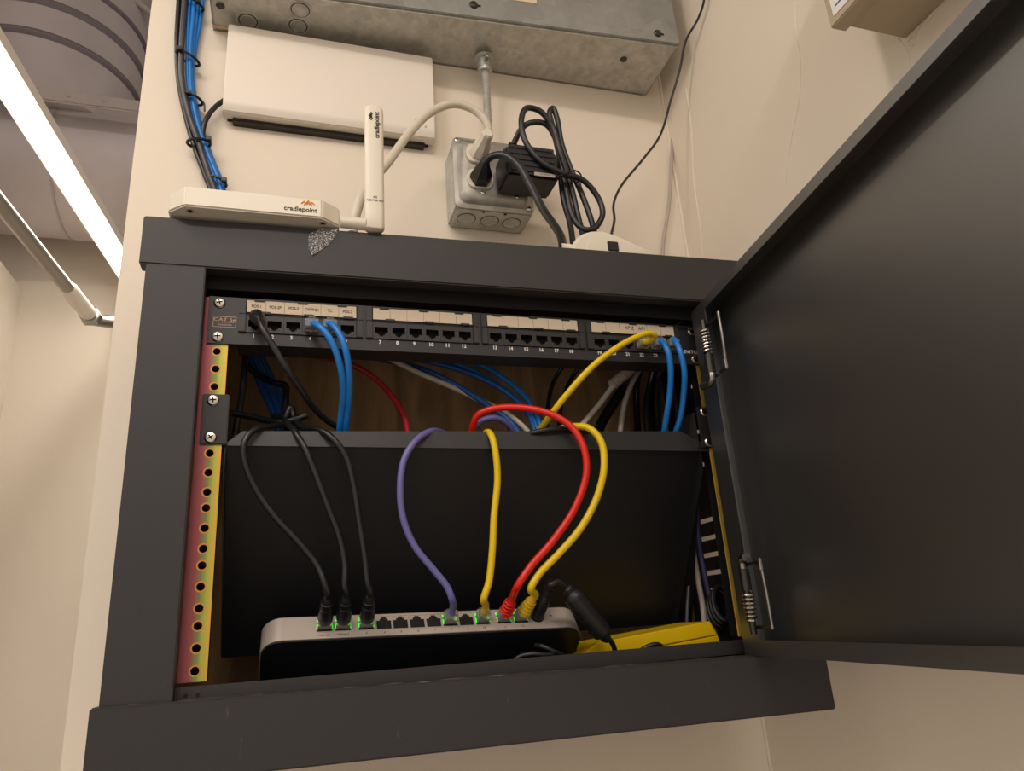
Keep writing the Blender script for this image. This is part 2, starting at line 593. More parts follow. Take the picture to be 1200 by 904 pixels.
# ================================================================ PASSAGE ON THE LEFT
def led_strip(p0, p1, w, label, h=34):
    t = thing('strip_light', label, 'ceiling lamp', ((p0[0] + p1[0]) / 2, (p0[1] + p1[1]) / 2, p0[2]))
    d = Vector(p1) - Vector(p0)
    L = d.length
    fr = F(p0, (d.y, -d.x, 0), d, (0, 0, 1))
    m = MB()
    poly = [(-w / 2 - 8, 4), (w / 2 + 8, 4), (w / 2 + 4, h), (-w / 2 - 4, h)]
    m.prism(poly, 0, L, M['white_paint'], fr=fr)
    m.build('housing', t)
    m = MB()
    m.prism([(-w / 2, 4), (-w / 2 + 3, -5), (w / 2 - 3, -5), (w / 2, 4)], 2, L - 2, M['diffuser'], fr=fr)
    m.build('diffuser', t)
    for q in (.1, .48):
        e = Vector(p0) + d * q
        m = MB(); m.tube([(e.x, e.y, p0[2] + h), (e.x, e.y, 1748)], 3, M['white_paint'], smooth=False, seg=8); m.build('hanger_rod', t)
    return t
led_strip((-580, -900, 705), (-368, 1599, 705), 44, 'long glowing white strip light slanting down to the wall edge', 34)
STRIP = bpy.data.objects['strip_light']

# ceiling duct: a level run of sheet metal, a strap band and a riser with sealed ring seams
t = thing('air_duct', 'large grey sheet metal air duct with sealed ring seams beyond the strip light', 'duct', (-560, 1380, 826))
m = MB(); m.tube([(-1400, 1380, 1026), (600, 1380, 1026)], 200, M['duct'], seg=64, smooth=False); m.build('duct_run', t)
for x in (-553, -820):
    m = MB()
    m.tube([(x - 3, 1380, 1026), (x + 3, 1380, 1026)], 203, M['duct_band'], seg=64, smooth=False)
    m.build('crimp_ring', t)
m = MB(); m.box((-900, 1100, 1032), (-338, 1112, 1070), M['duct_band'], bev=4)
for x in (-500, -610, -720, -420):
    m.lathe([(5, 0), (4, 3), (1, 4)], M['duct_band'], fr=F((x, 1100, 1052), (1, 0, 0), (0, 0, 1), (0, -1, 0)), seg=10)
m.build('strap_band', t)
m = MB(); m.tube([(-635, 1350, 1078), (-635, 1350, 1745)], 235, M['duct'], seg=64, smooth=False); m.build('riser', t)
for z, w in ((1250, 12), (1355, 13), (1450, 8)):
    m = MB()
    m.lathe([(235, -w), (243, -w * .5), (245, 0), (243, w * .5), (235, w)], M['duct_seam'], fr=F((-635, 1350, z), (1, 0, 0), (0, 1, 0), (0, .03, 1)), seg=64)
    m.build('ring_seam', t)
# conduit running back along the passage with its coupling and elbow
t = thing('steel_conduit', 'thick shiny steel conduit below the strip light, ending in a fitting', 'pipe', (-500, 1000, 560))
c0, c1 = Vector((-508.2, 622.9, 560.0)), Vector((-453.6, 1333.5, 560.0))
dc = (c1 - c0)
m = MB(); m.tube([c0 - dc * 1.6, c0 + dc * .80], 16, M['steel'], seg=20, smooth=False); m.build('pipe', t)
m = MB(); m.tube([c0 + dc * .78, c0 + dc * .80, c0 + dc * .99, c1], [16, 20, 20, 17], M['white_paint'], seg=20, smooth=False); m.build('coupling', t)
m = MB(); m.tube([c1 - dc * .02, c1 + dc.normalized() * 30, c1 + dc.normalized() * 45 + Vector((40, 0, 0)), c1 + dc.normalized() * 45 + Vector((960, 0, 0))], 17, M['steel'], seg=16); m.build('elbow', t)
m = MB()
fr = frame_along(c1 + dc.normalized() * 14, dc)
m.lathe([(20, -12), (27, -9), (27, 9), (20, 12)], M['steel'], fr=fr, seg=6)
m.build('lock_nut', t)
m = MB(); m.tube([(-441.6, 1240.0, 1554.2), (-340.2, 1320.0, 1525.0)], 10, M['duct_band'], seg=14, smooth=False)
tag(m.build('ceiling_pipe'), 'thin pale pipe high above the duct beside the wall edge', 'pipe')

# ================================================================ THE CABINET
def yf(x):        # the frame front is turned a little: its right end stands further out
    return -20 - .026 * (x + 60)
cab = thing('network_cabinet', 'black steel wall cabinet with its deep door standing open', 'cabinet', (235, 90, -372))
BK = M['black']
def hexa(m, x0, x1, z00, z01, z10, z11, d, mt, bev=1.2, off=0):
    """beam from x0 to x1 whose front follows yf; z00/z01 low and high at x0, z10/z11 at x1; d deep"""
    b = bmesh.new()
    q = []
    for x, zl, zh in ((x0, z00, z01), (x1, z10, z11)):
        for y in (yf(x) - off, yf(x) - off + d):
            q += [b.verts.new((x, y, zl)), b.verts.new((x, y, zh))]
    for f in ((0, 1, 3, 2), (4, 6, 7, 5), (0, 4, 5, 1), (2, 3, 7, 6), (1, 5, 7, 3), (0, 2, 6, 4)):
        b.faces.new([q[i] for i in f])
    bmesh.ops.recalc_face_normals(b, faces=b.faces[:])
    bmesh.ops.bevel(b, geom=b.edges[:], offset=bev, segments=2, affect='EDGES')
    return m.bm(b, mt)
m = MB(); hexa(m, -63, 529, 24, 69.3, 20, 71.5, 16, BK); m.build('top_beam', cab)
m = MB(); hexa(m, -62, 526, -366.6, -316.2, -370.5, -321.5, 18, M['worn'], off=4); m.build('bottom_beam', cab)
m = MB(); hexa(m, -57.5, -11.2, -318, 26, -318, 26, 16, BK, bev=.8, off=-1); m.build('side_stile', cab)
m = MB(); hexa(m, 483, 526, -318, 26, -318, 26, 16, BK, bev=.8, off=-1); m.build('side_stile', cab)
m = MB(); m.box((-12, -9, -322), (480, -7, -308.5), BK); m.box((-12, -9, -322), (480, 4, -320.5), BK); m.build('lower_flange', cab)
m = MB(); m.box((-12, 6, 17), (480, 8, 31), BK); m.box((-12, 6, 29.5), (480, -6, 31), BK); m.build('upper_flange', cab)
# the shell: sides with ventilation slots, top, bottom and plywood back
def slotted(x, slots):
    m = MB()
    poly = [(-4, -352), (190, -352), (190, 68), (-4, 68)]
    holes = [rrect(y0, z - 2.6, y1, z + 2.6, 2.5, 3) for y0, y1, z in slots]
    m.prism(poly, 0, 1.6, BK, fr=F((x, 0, 0), (0, 1, 0), (1, 0, 0), (0, 0, 1)), holes=holes)
    return m
SL = [(109, 144, -182), (109, 144, -202), (109, 144, -221), (109, 144, -240.8), (109, 144, -260), (109, 144, -279)]
SL += [(109, 122, -118), (104, 115, -21), (132, 140, -22), (132, 140, -60), (109, 122, -98), (109, 122, -78)]
slotted(528, SL).build('side_panel', cab)
slotted(-55, SL).build('side_panel', cab)
m = MB(); m.box((-53, -4, 66), (527, 190, 68), BK); m.build('top_panel', cab)
m = MB(); m.box((-53, -4, -352), (527, 190, -350), BK); m.build('bottom_panel', cab)
m = MB(); m.box((-52, 176, -349), (526, 190, 66), M['ply']); m.build('back_board', cab)
# small marks of the frame: knock-outs at the lower left corner, residue on the top beam
m = MB()
for x in (-4, 4):
    m.prism(circle(x, -314.3, 1.4, 12), -9.4, -8.8, M['void'])
m.build('corner_hole', cab)
m = MB()
poly = [(72.4, -23.7, 62.7), (82.6, -23.9, 69.8), (97.7, -24.2, 71.2), (95.5, -24.2, 63.0), (90.3, -24.1, 54.7), (81.6, -23.9, 46.1), (75.8, -23.8, 41.4), (72.0, -23.7, 47.9)]
m.prism([(p[0], p[2]) for p in poly], -24.6, -23.9, M['residue'])
tag(m.build('dust_smear', cab), 'whitish powdery smear')

# rack rails of yellow chromate steel, every hole cut through
HZS = [0, -31.75]
z = 6.35 - 6.35
hz = [0.0, -15.875, -31.75]
for k in range(1, 7):
    for q in (0, -15.875, -31.75):
        hz.append(-44.45 * k + q)
hz = [h for h in hz if h > -301]
def rail(x, side, z0=-306, z1=6):
    m = MB()
    lo, hi = (x - 14.2, x + 8.6) if side < 0 else (x - 8.6, x + 14.2)
    holes = [circle(x, h, 3.1, 14) for h in hz]
    m.prism([(lo, z0), (hi, z0), (hi, z1), (lo, z1)], 0, 2, M['zinc'], holes=holes)
    for h in hz:                      # amber rims left by the plating around the holes
        m.prism(circle(x, h, 4.3, 16), -.12, 0, M['zinc_edge'], holes=[circle(x, h, 3.1, 16)])
    e = lo if side < 0 else hi
    m.box((e - (0 if side < 0 else 2), 2, z0), (e + (2 if side < 0 else 0), 30, z1), M['zinc'])
    m.box((lo + .5, 14, z0), (hi - .5, 15, z1), M['void'])  # near-black sheet added behind the holes, painting their depth as shade
    return m
# each rail keeps its own origin at its hole line, so its colours run across it
for x, sd in ((0, -1), (474.6, 1)):
    m = rail(x, sd)
    o = m.build('rack_rail', cab)
    off = Vector((x, 0, 0)) - WPOS[cab.name]
    for v in o.data.vertices:
        v.co -= off * .001
        if sd > 0:
            v.co.x *= -1
    if sd > 0:
        o.data.flip_normals()
        o.scale.x = -1
    o.location = off * .001

# ---- the door, swung out about 80 degrees
DA = math.atan(.153)
DF = F((456, -20, 0), (-math.sin(DA), -math.cos(DA), 0), (math.cos(DA), -math.sin(DA), 0), (0, 0, 1))
door = MB()
ZB, ZT, DW = -320.8, 12.7, 484
door.box((0, 20.5, ZB), (DW, 22, ZT), M['door_in'], fr=DF)
door.box((0, 0, ZT - 1.5), (DW, 21, ZT), M['door_in'], fr=DF)
door.box((0, 0, ZB), (DW, 21, ZB + 1.5), M['door_in'], fr=DF)
door.box((0, 0, ZB), (1.5, 21, ZT), M['door_in'], fr=DF)
door.box((DW - 1.5, 0, ZB), (DW, 21, ZT), M['door_in'], fr=DF)
door_o = door.build('door', cab)
m = MB()
m.prism([(0, ZB), (DW, ZB), (DW, ZT), (0, ZT)], -.2, 1.3, M['door_in'], fr=DF, holes=[[(31, ZB + 12.6), (DW - 22, ZB + 12.6), (DW - 22, ZT - 9.6), (31, ZT - 9.6)]])
m.build('door_flange', door_o)
def hinge(zc, flip):
    """spring pin hinge: zc is the elbow height; flip +1 has the elbow at the bottom"""
    s = flip
    u, bb = 38, -7
    m = MB()
    m.tube([(u, bb, zc + 2 * s), (u, bb, zc + 62 * s)], 3.0, M['steel_dark'], fr=DF, smooth=False)
    m.tube([(u, bb, zc + 8 * s), (u, bb, zc + 26 * s)], 4.4, M['steel_dark'], fr=DF, smooth=False, seg=16)
    m.tube([(u, bb, zc + 8 * s), (u, bb, zc + 2 * s), (u - 4 * s, bb - 1, zc - 1 * s), (u - 11 * s, bb - 3, zc - 1 * s), (u - 15 * s, bb - 4, zc - 1 * s)] if flip > 0 else
           [(u, bb, zc + 8 * s), (u, bb, zc + 2 * s), (u + 5, bb - 1, zc - 2 * s), (u + 13, bb - 2, zc - 1 * s)], 3.6, M['steel'], fr=DF, seg=14)
    m.build('hinge_pin', door_o)
    m = MB()
    pts = []
    turns = 7
    for k in range(turns * 12 + 1):
        a = 2 * math.pi * k / 12
        pts.append((u + 4.3 * math.cos(a), bb + 4.3 * math.sin(a), zc + (27 + 24 * k / (turns * 12)) * s))
    m.tube(pts, 1.15, M['screw'], fr=DF, seg=7, smooth=False)
    m.build('hinge_spring', door_o)
    m = MB()
    m.tube([(u + 28, -5, zc + 2 * s), (u + 30, -5, zc + 30 * s), (u + 30, -5, zc + 58 * s)], 1.5, M['steel'], fr=DF, seg=8)
    m.box((u - 5, -4, zc + 3 * s), (u + 30, -2.6, zc + 6 * s), M['steel_dark'], fr=DF)
    m.box((u - 5, -4, zc + 55 * s), (u + 30, -2.6, zc + 58 * s), M['steel_dark'], fr=DF)
    m.box((u + 27, -7, zc + 1 * s), (u + 31, -4.4, zc + 12 * s), M['screw'], fr=DF, bev=.8)
    m.build('hinge_bracket', door_o)
hinge(-75, 1)
hinge(-241, -1)

# ================================================================ PATCH PANEL
pp = thing('patch_bay', 'black 24-port patch panel with numbered sockets and paper label strips', 'patch panel', (232, 0, -37.7))
PX = lambda n: 232.5 + ((n - 1) // 6 - 1.5) * 108.85 + ((n - 1) % 6 - 2.5) * 15.68
m = MB()
holes = []
for g in range(4):
    cxg = 232.5 + (g - 1.5) * 108.85
    holes.append([(cxg - 48.5, -27), (cxg + 48.5, -27), (cxg + 48.5, 4.6), (cxg - 48.5, 4.6)])
holes += [[(x - 5.2, z - 2.6), (x + 5.2, z - 2.6), (x + 5.2, z + 2.6), (x - 5.2, z + 2.6)] for x in () for z in ()]
m.prism([(-8.8, -37.7), (473.8, -37.7), (473.8, 6), (-8.8, 6)], -2, 0, M['black_panel'], holes=holes)
m.box((16, 0, -37.7), (449, 24, -36), M['black_panel'])
m.box((16, 0, 4.5), (449, 24, 6), M['black_panel'])
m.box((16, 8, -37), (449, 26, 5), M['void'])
m.build('face_plate', pp)
for g in range(4):
    cxg = 232.5 + (g - 1.5) * 108.85
    m = MB()
    # raised bezel round the group with its end cheeks and the bar under the strip
    m.box((cxg - 53, -4.6, -26.6), (cxg - 47.3, 0, -10), M['black_panel'], bev=.5)
    m.box((cxg + 47.3, -4.6, -26.6), (cxg + 53, 0, -10), M['black_panel'], bev=.5)
    m.box((cxg - 53, -4, -9.6), (cxg - 47.6, 0, 4), M['black_panel'], bev=.5)
    m.box((cxg + 47.6, -4, -9.6), (cxg + 53, 0, 4), M['black_panel'], bev=.5)
    m.box((cxg - 47.6, -3, -10.4), (cxg + 47.6, 3, -8.6), M['void'])
    m.build('bezel', pp)
    # label strip, notched by the little clips of its holder
    m = MB()
    m.box((cxg - 46.8, -3.6, -7.6), (cxg + 46.8, -2.8, 3.6), M['label'])
    for q in (-2, -1, 0, 1, 2):
        m.box((cxg + q * 15.6 - .12, -3.7, -7.6), (cxg + q * 15.6 + .12, -3.6, 3.6), M['ink_grey'])
    st = m.build('label_strip', pp)
    for q in (-2.35, 0, 2.2):
        m = MB()
        m.box((cxg + q * 15.6 - 4.4, -4.6, 2.5), (cxg + q * 15.6 + 4.4, -2, 5), M['plastic_black'], bev=.4)
        m.build('strip_clip', pp)
        m = MB()
        q += .35
        m.box((cxg + q * 15.6 - 4.4, -4.6, -9.2), (cxg + q * 15.6 + 4.4, -2, -6.8), M['plastic_black'], bev=.4)
        m.build('strip_clip', pp)
    if g == 0:
        for k, s in enumerate(('POS 1', 'POS-SP', 'POS-2', 'CW-PH#1', 'TC', 'POS-3')):
            m = MB(); m.text(s, 3.9, M['ink'], fr=F((cxg + (k - 2.5) * 15.6, -3.65, -2)), sx=.85 if len(s) < 7 else .72, bold=.04); m.build('lettering', st)
    if g == 3:
        for dx, s in ((-1, 'AP 2'), (13.5, 'AP1')):
            m = MB(); m.text(s, 5.6, M['ink'], fr=F((cxg + dx - 4, -3.65, -1.2)), shear=.15, sx=.9); m.build('lettering', st)
def jack_poly(cx, cz, w=11.8, h=9.2):
    # opening with the stepped latch notch at the bottom
    return [(cx - w / 2, cz + h / 2), (cx + w / 2, cz + h / 2), (cx + w / 2, cz - h * .18), (cx + w * .27, cz - h * .18), (cx + w * .27, cz - h * .36),
            (cx + w * .14, cz - h * .36), (cx + w * .14, cz - h / 2), (cx - w * .14, cz - h / 2), (cx - w * .14, cz - h * .36), (cx - w * .27, cz - h * .36),
            (cx - w * .27, cz - h * .18), (cx - w / 2, cz - h * .18)]
for n in range(1, 25):
    x = PX(n)
    m = MB()
    m.prism([(x - 7.75, -26.5), (x + 7.75, -26.5), (x + 7.75, -10.6), (x - 7.75, -10.6)], -3.4, 6, M['black_panel'], holes=[jack_poly(x, -19.6)])
    m.box((x - 7.4, 5, -26.2), (x + 7.4, 7, -11), M['void'])
    j = m.build('port', pp)
    m = MB(); m.text(str(n), 4.8, M['ink_white'], fr=F((x - 1.2, -2.05, -29.6)), bold=.14); m.build('port_number', j)
m = MB()
m.prism([(-4.4, -22.6), (14.2, -22.6), (14.2, -12.6), (-4.4, -12.6)], -2.2, -2, M['ink_copper'], holes=[[(-4, -22.2), (13.8, -22.2), (13.8, -13), (-4, -13)]])
m.text('CAT 5e', 4.4, M['ink_copper'], fr=F((4.9, -2.1, -15.6)), sx=1.25)
m.text('Solutions', 2.6, M['ink_copper'], fr=F((5.2, -2.1, -20.2)), sx=1.15)
m.box((-2, -2.2, -18.2), (12.4, -2, -17.9), M['ink_copper'])
m.build('rating_mark', pp)
m = MB(); m.text('LEVITON', 5.0, M['ink_white'], fr=F((448.6, -2.1, -23.8)), align='LEFT', bold=.1, sx=1.22); m.build('maker_lettering', pp)
def screw(m, x, z, y=-2, r=4.9):
    fr = F((x, y, z), (1, 0, 0), (0, 0, 1), (0, -1, 0))
    m.lathe([(r, 0), (r * 1.0, .7), (r * .8, 1.9), (r * .35, 2.5)], M['screw'], fr=fr, seg=20)
    a = random.uniform(0, 1.5)
    for k in (0, 1):
        c, s_ = math.cos(a + k * math.pi / 2), math.sin(a + k * math.pi / 2)
        f2 = F((x, y - 2.2, z), (c, 0, s_), (0, 1, 0), (-s_, 0, c))
        m.box((-r * .5, -.45, -.55), (r * .5, .6, .55), M['void'], fr=f2)
for x in (0, 465):
    for z in (0, -31.75):
        m = MB(); screw(m, x + random.uniform(-.5, .5), z); m.build('mounting_screw', pp)

# ================================================================ TILTED BLACK SHELF
sh = thing('rack_shelf', 'wide black sheet metal shelf below the patch panel, tipped downwards at the back', 'shelf', (232, 30, -291))
m = MB()
# plate from the lip down and back
p0, p1 = (3, -126), (108, -292)
dd = Vector((0, p1[0] - p0[0], p1[1] - p0[1]))
PF = F((0, p0[0], p0[1]), (1, 0, 0), (0, dd.z, -dd.y), dd)      # a across, c down the plate
L = dd.length
m.prism([(9.5, 0), (458, 0), (481, L), (11.5, L)], -1, 1, M['black_shelf'], fr=PF)
m.build('shelf_plate', sh)
m = MB()
m.prism([(9.5, 0), (24, 12.8), (438, 18), (462, 4), (467, -3), (461, -3)], 0, 1.6, M['black_panel'], fr=F((0, 1, -126.5), (1, 0, 0), (0, 1, -.12), (0, .12, 1)))
m.build('front_lip', sh)
for x, w in ((0, 1), (465, -1)):
    m = MB()
    m.box((x - 8.5, -2, -126.4), (x + 12.5, 0, -83.2), M['black_panel'], bev=.8)
    m.box((x + 11 * w, -1, -126), (x + 12.5 * w, 34, -90), M['black_panel'])
    e = m.build('mounting_ear', sh)
    for z in (-88.9, -120.65):
        m = MB(); screw(m, x, z); m.build('mounting_screw', e)
for x in (10.5, 456):
    m = MB()
    m.prism([(3, -126), (108, -292), (96, -292), (3, -146)], 0, 1.2, M['black_shelf'], fr=F((x, 0, 0), (0, 1, 0), (1, 0, 0), (0, 0, 1)))
    m.build('side_flange', sh)

# ================================================================ ROUTER
c40, r133 = math.radians(40), math.radians(1.33)
RX = Vector((math.cos(r133), 0, -math.sin(r133)))
RN = Vector((0, -math.cos(c40), math.sin(c40)))
RT = RX.cross(-RN).normalized()
if RT.z < 0: RT = -RT
RN = RX.cross(RT).normalized()
if RN.y > 0: RN = -RN
RF = F((44, 25, -280.8), RX, -RN, RT)      # a along the port face, b into the body, c up the face
rt = thing('network_router', 'slim black and silver router standing on edge with ports upwards', 'router', (184, 60, -345))
WR, DR, TR = 279, 104, 22.8
def rim(inset, r):
    return rrect(inset, inset, WR - inset, DR - inset, r, 8)
def slab(m, inset, c0, c1, mt, r=17):
    """rounded plan in the a-b plane, from height c0 to c1"""
    pl = rim(inset, r - inset)
    n = len(pl)
    vs = [(p[0], p[1], c0) for p in pl] + [(p[0], p[1], c1) for p in pl]
    fs = [tuple(range(n))[::-1], tuple(range(n, 2 * n))] + [(i, (i + 1) % n, (i + 1) % n + n, i + n) for i in range(n)]
    m.add(vs, fs, mt, RF)
m = MB(); slab(m, .8, -1.6, 0, M['router_black'], 17); slab(m, .8, TR, TR + 1.4, M['router_black'], 17); slab(m, 1.6, 1, TR - 1, M['router_black'], 17); m.build('body', rt)
# silver rim as a shell; its port recesses are only painted dark
m = MB()
pl = rim(0, 17); pin = rim(1.5, 15.5)
n = len(pl)
vs = [(p[0], p[1], z_) for z_ in (0, TR) for p in pl] + [(p[0], p[1], z_) for z_ in (0, TR) for p in pin]
fs = []
for i in range(n):
    j = (i + 1) % n
    fs += [(i, j, j + n, i + n), (2 * n + j, 2 * n + i, 3 * n + i, 3 * n + j), (i, 2 * n + i, 2 * n + j, j), (i + n, j + n, 3 * n + j, 3 * n + i)]
m.add(vs, fs, M['silver'], RF)
m.build('silver_rim', rt)
RP = [50.1, 64.9, 84, 98.9, 113, 127.4, 141.8, 156.2, 170.8, 185.5, 204.9, 220.8]
LIT = {0: 1, 1: 1, 2: 1, 7: 1, 9: 1, 10: 1, 11: 1}
for k, s in enumerate(RP):
    m = MB()
    fr = F(RF((s, -.1, 13.2)), RX, -RN, RT)
    hw = 7.0
    m.prism([(-hw, -7.4), (hw, -7.4), (hw, 7.4), (-hw, 7.4)], -.5, .3, M['silver'] if k not in (10, 11, 0, 1) else M['silver'], fr=fr, holes=[[(-hw + .6, -6.8), (hw - .6, -6.8), (hw - .6, 6.8), (-hw + .6, 6.8)]])
    w = 12.2
    # flat near-black shape paints the cavity's shade, latch notch up
    pol = [(-w / 2, -6.2), (w / 2, -6.2), (w / 2, 2.2), (3.4, 2.2), (3.4, 4.2), (1.9, 4.2), (1.9, 5.8), (-1.9, 5.8), (-1.9, 4.2), (-3.4, 4.2), (-3.4, 2.2), (-w / 2, 2.2)]
    m.prism(pol, -.35, .1, M['void'], fr=fr)
    p = m.build('port', rt)
    m = MB(); m.text(('Internet 1', 'Internet 2')[k] if k < 2 else str(k + 1), 2.4 if k < 2 else 2.8, M['ink_grey'], fr=F(RF((s, -.15, 3.2)), RX, -RN, RT)); m.build('port_number', p)
    if k in LIT:
        m = MB()
        for sx in (-1, 1):
            m.box((sx * 5.6 - .9, -.6, 3.0), (sx * 5.6 + .9, -.3, 5.6), M['led_green'], fr=fr)
            m.box((sx * 6.1 - .35, -.6, -4.2), (sx * 6.1 + .35, -.3, .8), M['led_green'], fr=fr)
        m.build('port_light', p)
m = MB(); m.lathe([(6, 0), (6, .6), (3, .6)], M['plastic_black'], fr=F(RF((237, 0, 12.5)), RX, RT, RN)); m.build('power_socket', rt)
m = MB(); m.lathe([(1, 0), (1, .2)], M['void'], fr=F(RF((250, 0, 13.6)), RX, RT, RN), seg=10); m.build('reset_hole', rt)

# ================================================================ CABLES
def cable(name, label, cat, pts, r, mt, group=None, plug=None, part='jacket', seg=12):
    """a cable thing: the jacket and, where the photo shows one, plugs at its ends"""
    P = [Vector(p) for p in pts]
    t = thing(name, label, cat, tuple(min(P, key=lambda v: v.z)), group)
    m = MB(); m.tube(P, r, mt, seg=seg); m.build(part, t)
    return t
def rj45(t, fr, boot=None, blen=22, clear='clear'):
    """c runs out of the socket"""
    m = MB()
    m.box((-5.8, -3.9, -6), (5.8, 3.9, 9), M[clear], bev=.5, fr=fr)
    m.box((-3, -5.6, -4), (3, -5, 8), M[clear], fr=fr)
    for k in range(8):
        m.box((-4.2 + k * 1.15, 2.6, -6), (-3.6 + k * 1.15, 4.0, -2), M['ink_copper'], fr=fr)
    m.build('plug', t)
    if boot:
        m = MB()
        m.lathe([(5.6, 5), (6.2, 8), (5.9, blen * .55), (5.0, blen * .8), (4.2, blen), (3.0, blen + 3)], M[boot], fr=fr, seg=16)
        for k in range(4):
            z_ = 9 + (blen - 8) * k / 4
            rr_ = 5.7 - .35 * k
            m.lathe([(rr_, z_), (rr_ + .6, z_ + .5), (rr_ + .6, z_ + 1.4), (rr_, z_ + 1.9)], M[boot], fr=fr, seg=14)
        m.build('boot', t)
def panel_frame(n, tilt=0, dx=0):
    """out of patch panel port n"""
    return frame_along((PX(n), -6, -19), (dx, -1, tilt))
def router_frame(k, lean=0, up=.0):
    d = RN + RX * lean + Vector((0, 0, up))
    return frame_along(RF((RP[k], -1, 12.4)), d, up=RT)

# -- front of the patch panel
t = cable('patch_cable', 'black patch cable plugged into panel port 1 and hanging down to the shelf lip', 'cable',
          [(33.3, -24.0, -22.0), (38.2, -32.0, -36.0), (46.8, -32.0, -50.9), (58.9, -28.0, -70.0), (71.9, -12.0, -84.5), (81.1, 6.0, -91.7), (93.6, 22.0, -98.5), (109.4, 34.0, -104.5), (122.6, 44.0, -113.1)], 2.7, M['rubber_black'])
m = MB(); fr = frame_along((31.0, -7.0, -13.0), Vector((35.8, -28.0, -29.1)) - Vector((31.0, -7.0, -13.0)))
m.lathe([(6.2, -2), (6.4, 6), (5.6, 9), (6, 10), (5.2, 14), (3.6, 20)], M['rubber_black'], fr=fr); m.build('boot', t)
t = cable('patch_cable', 'blue patch cable in panel port 4, left one of the pair looping to the lip', 'cable',
          [(76.1, -8.0, -17.1), (80.2, -19.0, -22.4), (87.9, -26.0, -32.2), (95.9, -26.0, -46.8), (102.4, -18.0, -65.4), (104.9, -4.0, -80.9), (104.6, 10.0, -93.9), (103.9, 20.0, -106.0), (104.2, 34.0, -119.7)], 2.9, M['blue'])
rj45(t, panel_frame(4))
t = cable('patch_cable', 'blue patch cable in panel port 5, right one of the pair looping to the lip', 'cable',
          [(89.3, -8.0, -17.1), (93.2, -18.0, -21.2), (99.4, -25.0, -31.9), (105.2, -26.0, -47.9), (108.8, -18.0, -65.2), (110.0, -4.0, -80.8), (109.7, 10.0, -93.8), (109.1, 20.0, -105.9), (109.5, 34.0, -119.7)], 2.9, M['blue'])
rj45(t, panel_frame(5))
t = cable('patch_cable', 'yellow patch cable looping from panel port 22 down across the panel', 'cable',
          [(400.9, -8.0, -17.9), (402.5, -19.0, -21.4), (406.6, -25.0, -18.1), (398.5, -28.0, -17.0), (380.9, -28.0, -23.5), (357.2, -28.0, -37.2), (333.7, -24.0, -55.1), (312.4, -10.0, -77.8), (300.4, 4.0, -93.3), (293.0, 18.0, -104.9), (290.3, 36.0, -115.6)], 3.1, M['yellow'])
rj45(t, panel_frame(22))
t = cable('patch_cable', 'blue patch cable in panel port 23 dropping behind the shelf lip', 'cable',
          [(419.8, -8.0, -15.0), (418.5, -18.0, -21.0), (419.9, -24.0, -34.4), (422.3, -20.0, -51.9), (425.0, -8.0, -71.2), (425.6, 6.0, -92.1), (426.3, 20.0, -111.6), (430.2, 34.0, -122.5)], 3.0, M['blue'])
rj45(t, panel_frame(23))
t = cable('patch_cable', 'blue patch cable in panel port 24 nearest the open door', 'cable',
          [(436.8, -8.0, -13.2), (434.1, -17.0, -17.9), (434.3, -23.0, -32.4), (437.5, -20.0, -53.1), (440.3, -8.0, -72.6), (441.0, 6.0, -93.6), (438.1, 20.0, -111.5), (440.2, 34.0, -122.5)], 3.0, M['blue'])
rj45(t, panel_frame(24))

# -- router cables
def rcable(label, k, pts, mt, r=2.7, boot=None, lean=0, clear='clear', blen=22, up=0):
    fr = router_frame(k, lean, up)
    a = fr((0, 0, 8 if not boot else blen - 1)); a2 = fr((0, 0, 16 if not boot else blen + 7))
    t = cable('patch_cable', label, 'cable', pts + [a2, a], r, mt)
    rj45(t, fr, boot, blen, clear)
    return t
rcable('black patch cable, leftmost one in the router, bowing far out to the left', 0,
       [(70.5, 60.0, -86.3), (60.1, 32.0, -98.6), (46.3, 10.0, -107.3), (33.4, -4.0, -114.3), (26.2, -8.0, -127.0), (28.3, -6.0, -144.3), (38.2, -2.0, -166.0), (53.5, 0.0, -187.4), (71.3, 2.0, -206.8), (85.7, 3.0, -224.9), (92.6, 1.0, -241.4)], M['rubber_black'], boot='rubber_black', blen=30)
rcable('black patch cable, middle one of the three black ones in the router', 1,
       [(53.6, 60.0, -81.7), (58.7, 28.0, -99.7), (66.0, 2.0, -114.5), (73.9, -4.0, -129.3), (83.3, -4.0, -151.9), (94.2, -2.0, -180.2), (103.5, 0.0, -204.0), (107.9, 1.0, -226.0), (108.0, 1.0, -243.5)], M['rubber_black'], boot='rubber_black', blen=30)
rcable('black patch cable in the router beside the empty ports, right of the other black ones', 2,
       [(65.4, 40.0, -103.4), (74.7, 22.0, -106.6), (85.7, 4.0, -111.4), (97.3, -6.0, -122.3), (108.1, -6.0, -138.5), (114.7, -4.0, -163.7), (119.2, -2.0, -192.1), (123.6, 0.0, -218.5), (126.4, 1.0, -241.7)], M['rubber_black'], boot='rubber_black', blen=30)
rcable('violet patch cable looping from over the shelf lip into the router', 7,
       [(223.7, 60.0, -108.3), (200.0, 28.0, -106.7), (182.4, 4.0, -111.7), (168.1, -6.0, -122.4), (156.9, -8.0, -139.7), (152.8, -8.0, -164.9), (155.9, -4.0, -191.9), (166.0, -1.0, -214.6), (180.9, 0.0, -233.3), (192.0, 0.0, -247.8), (196.4, 2.0, -258.3)], M['purple'], r=2.9)
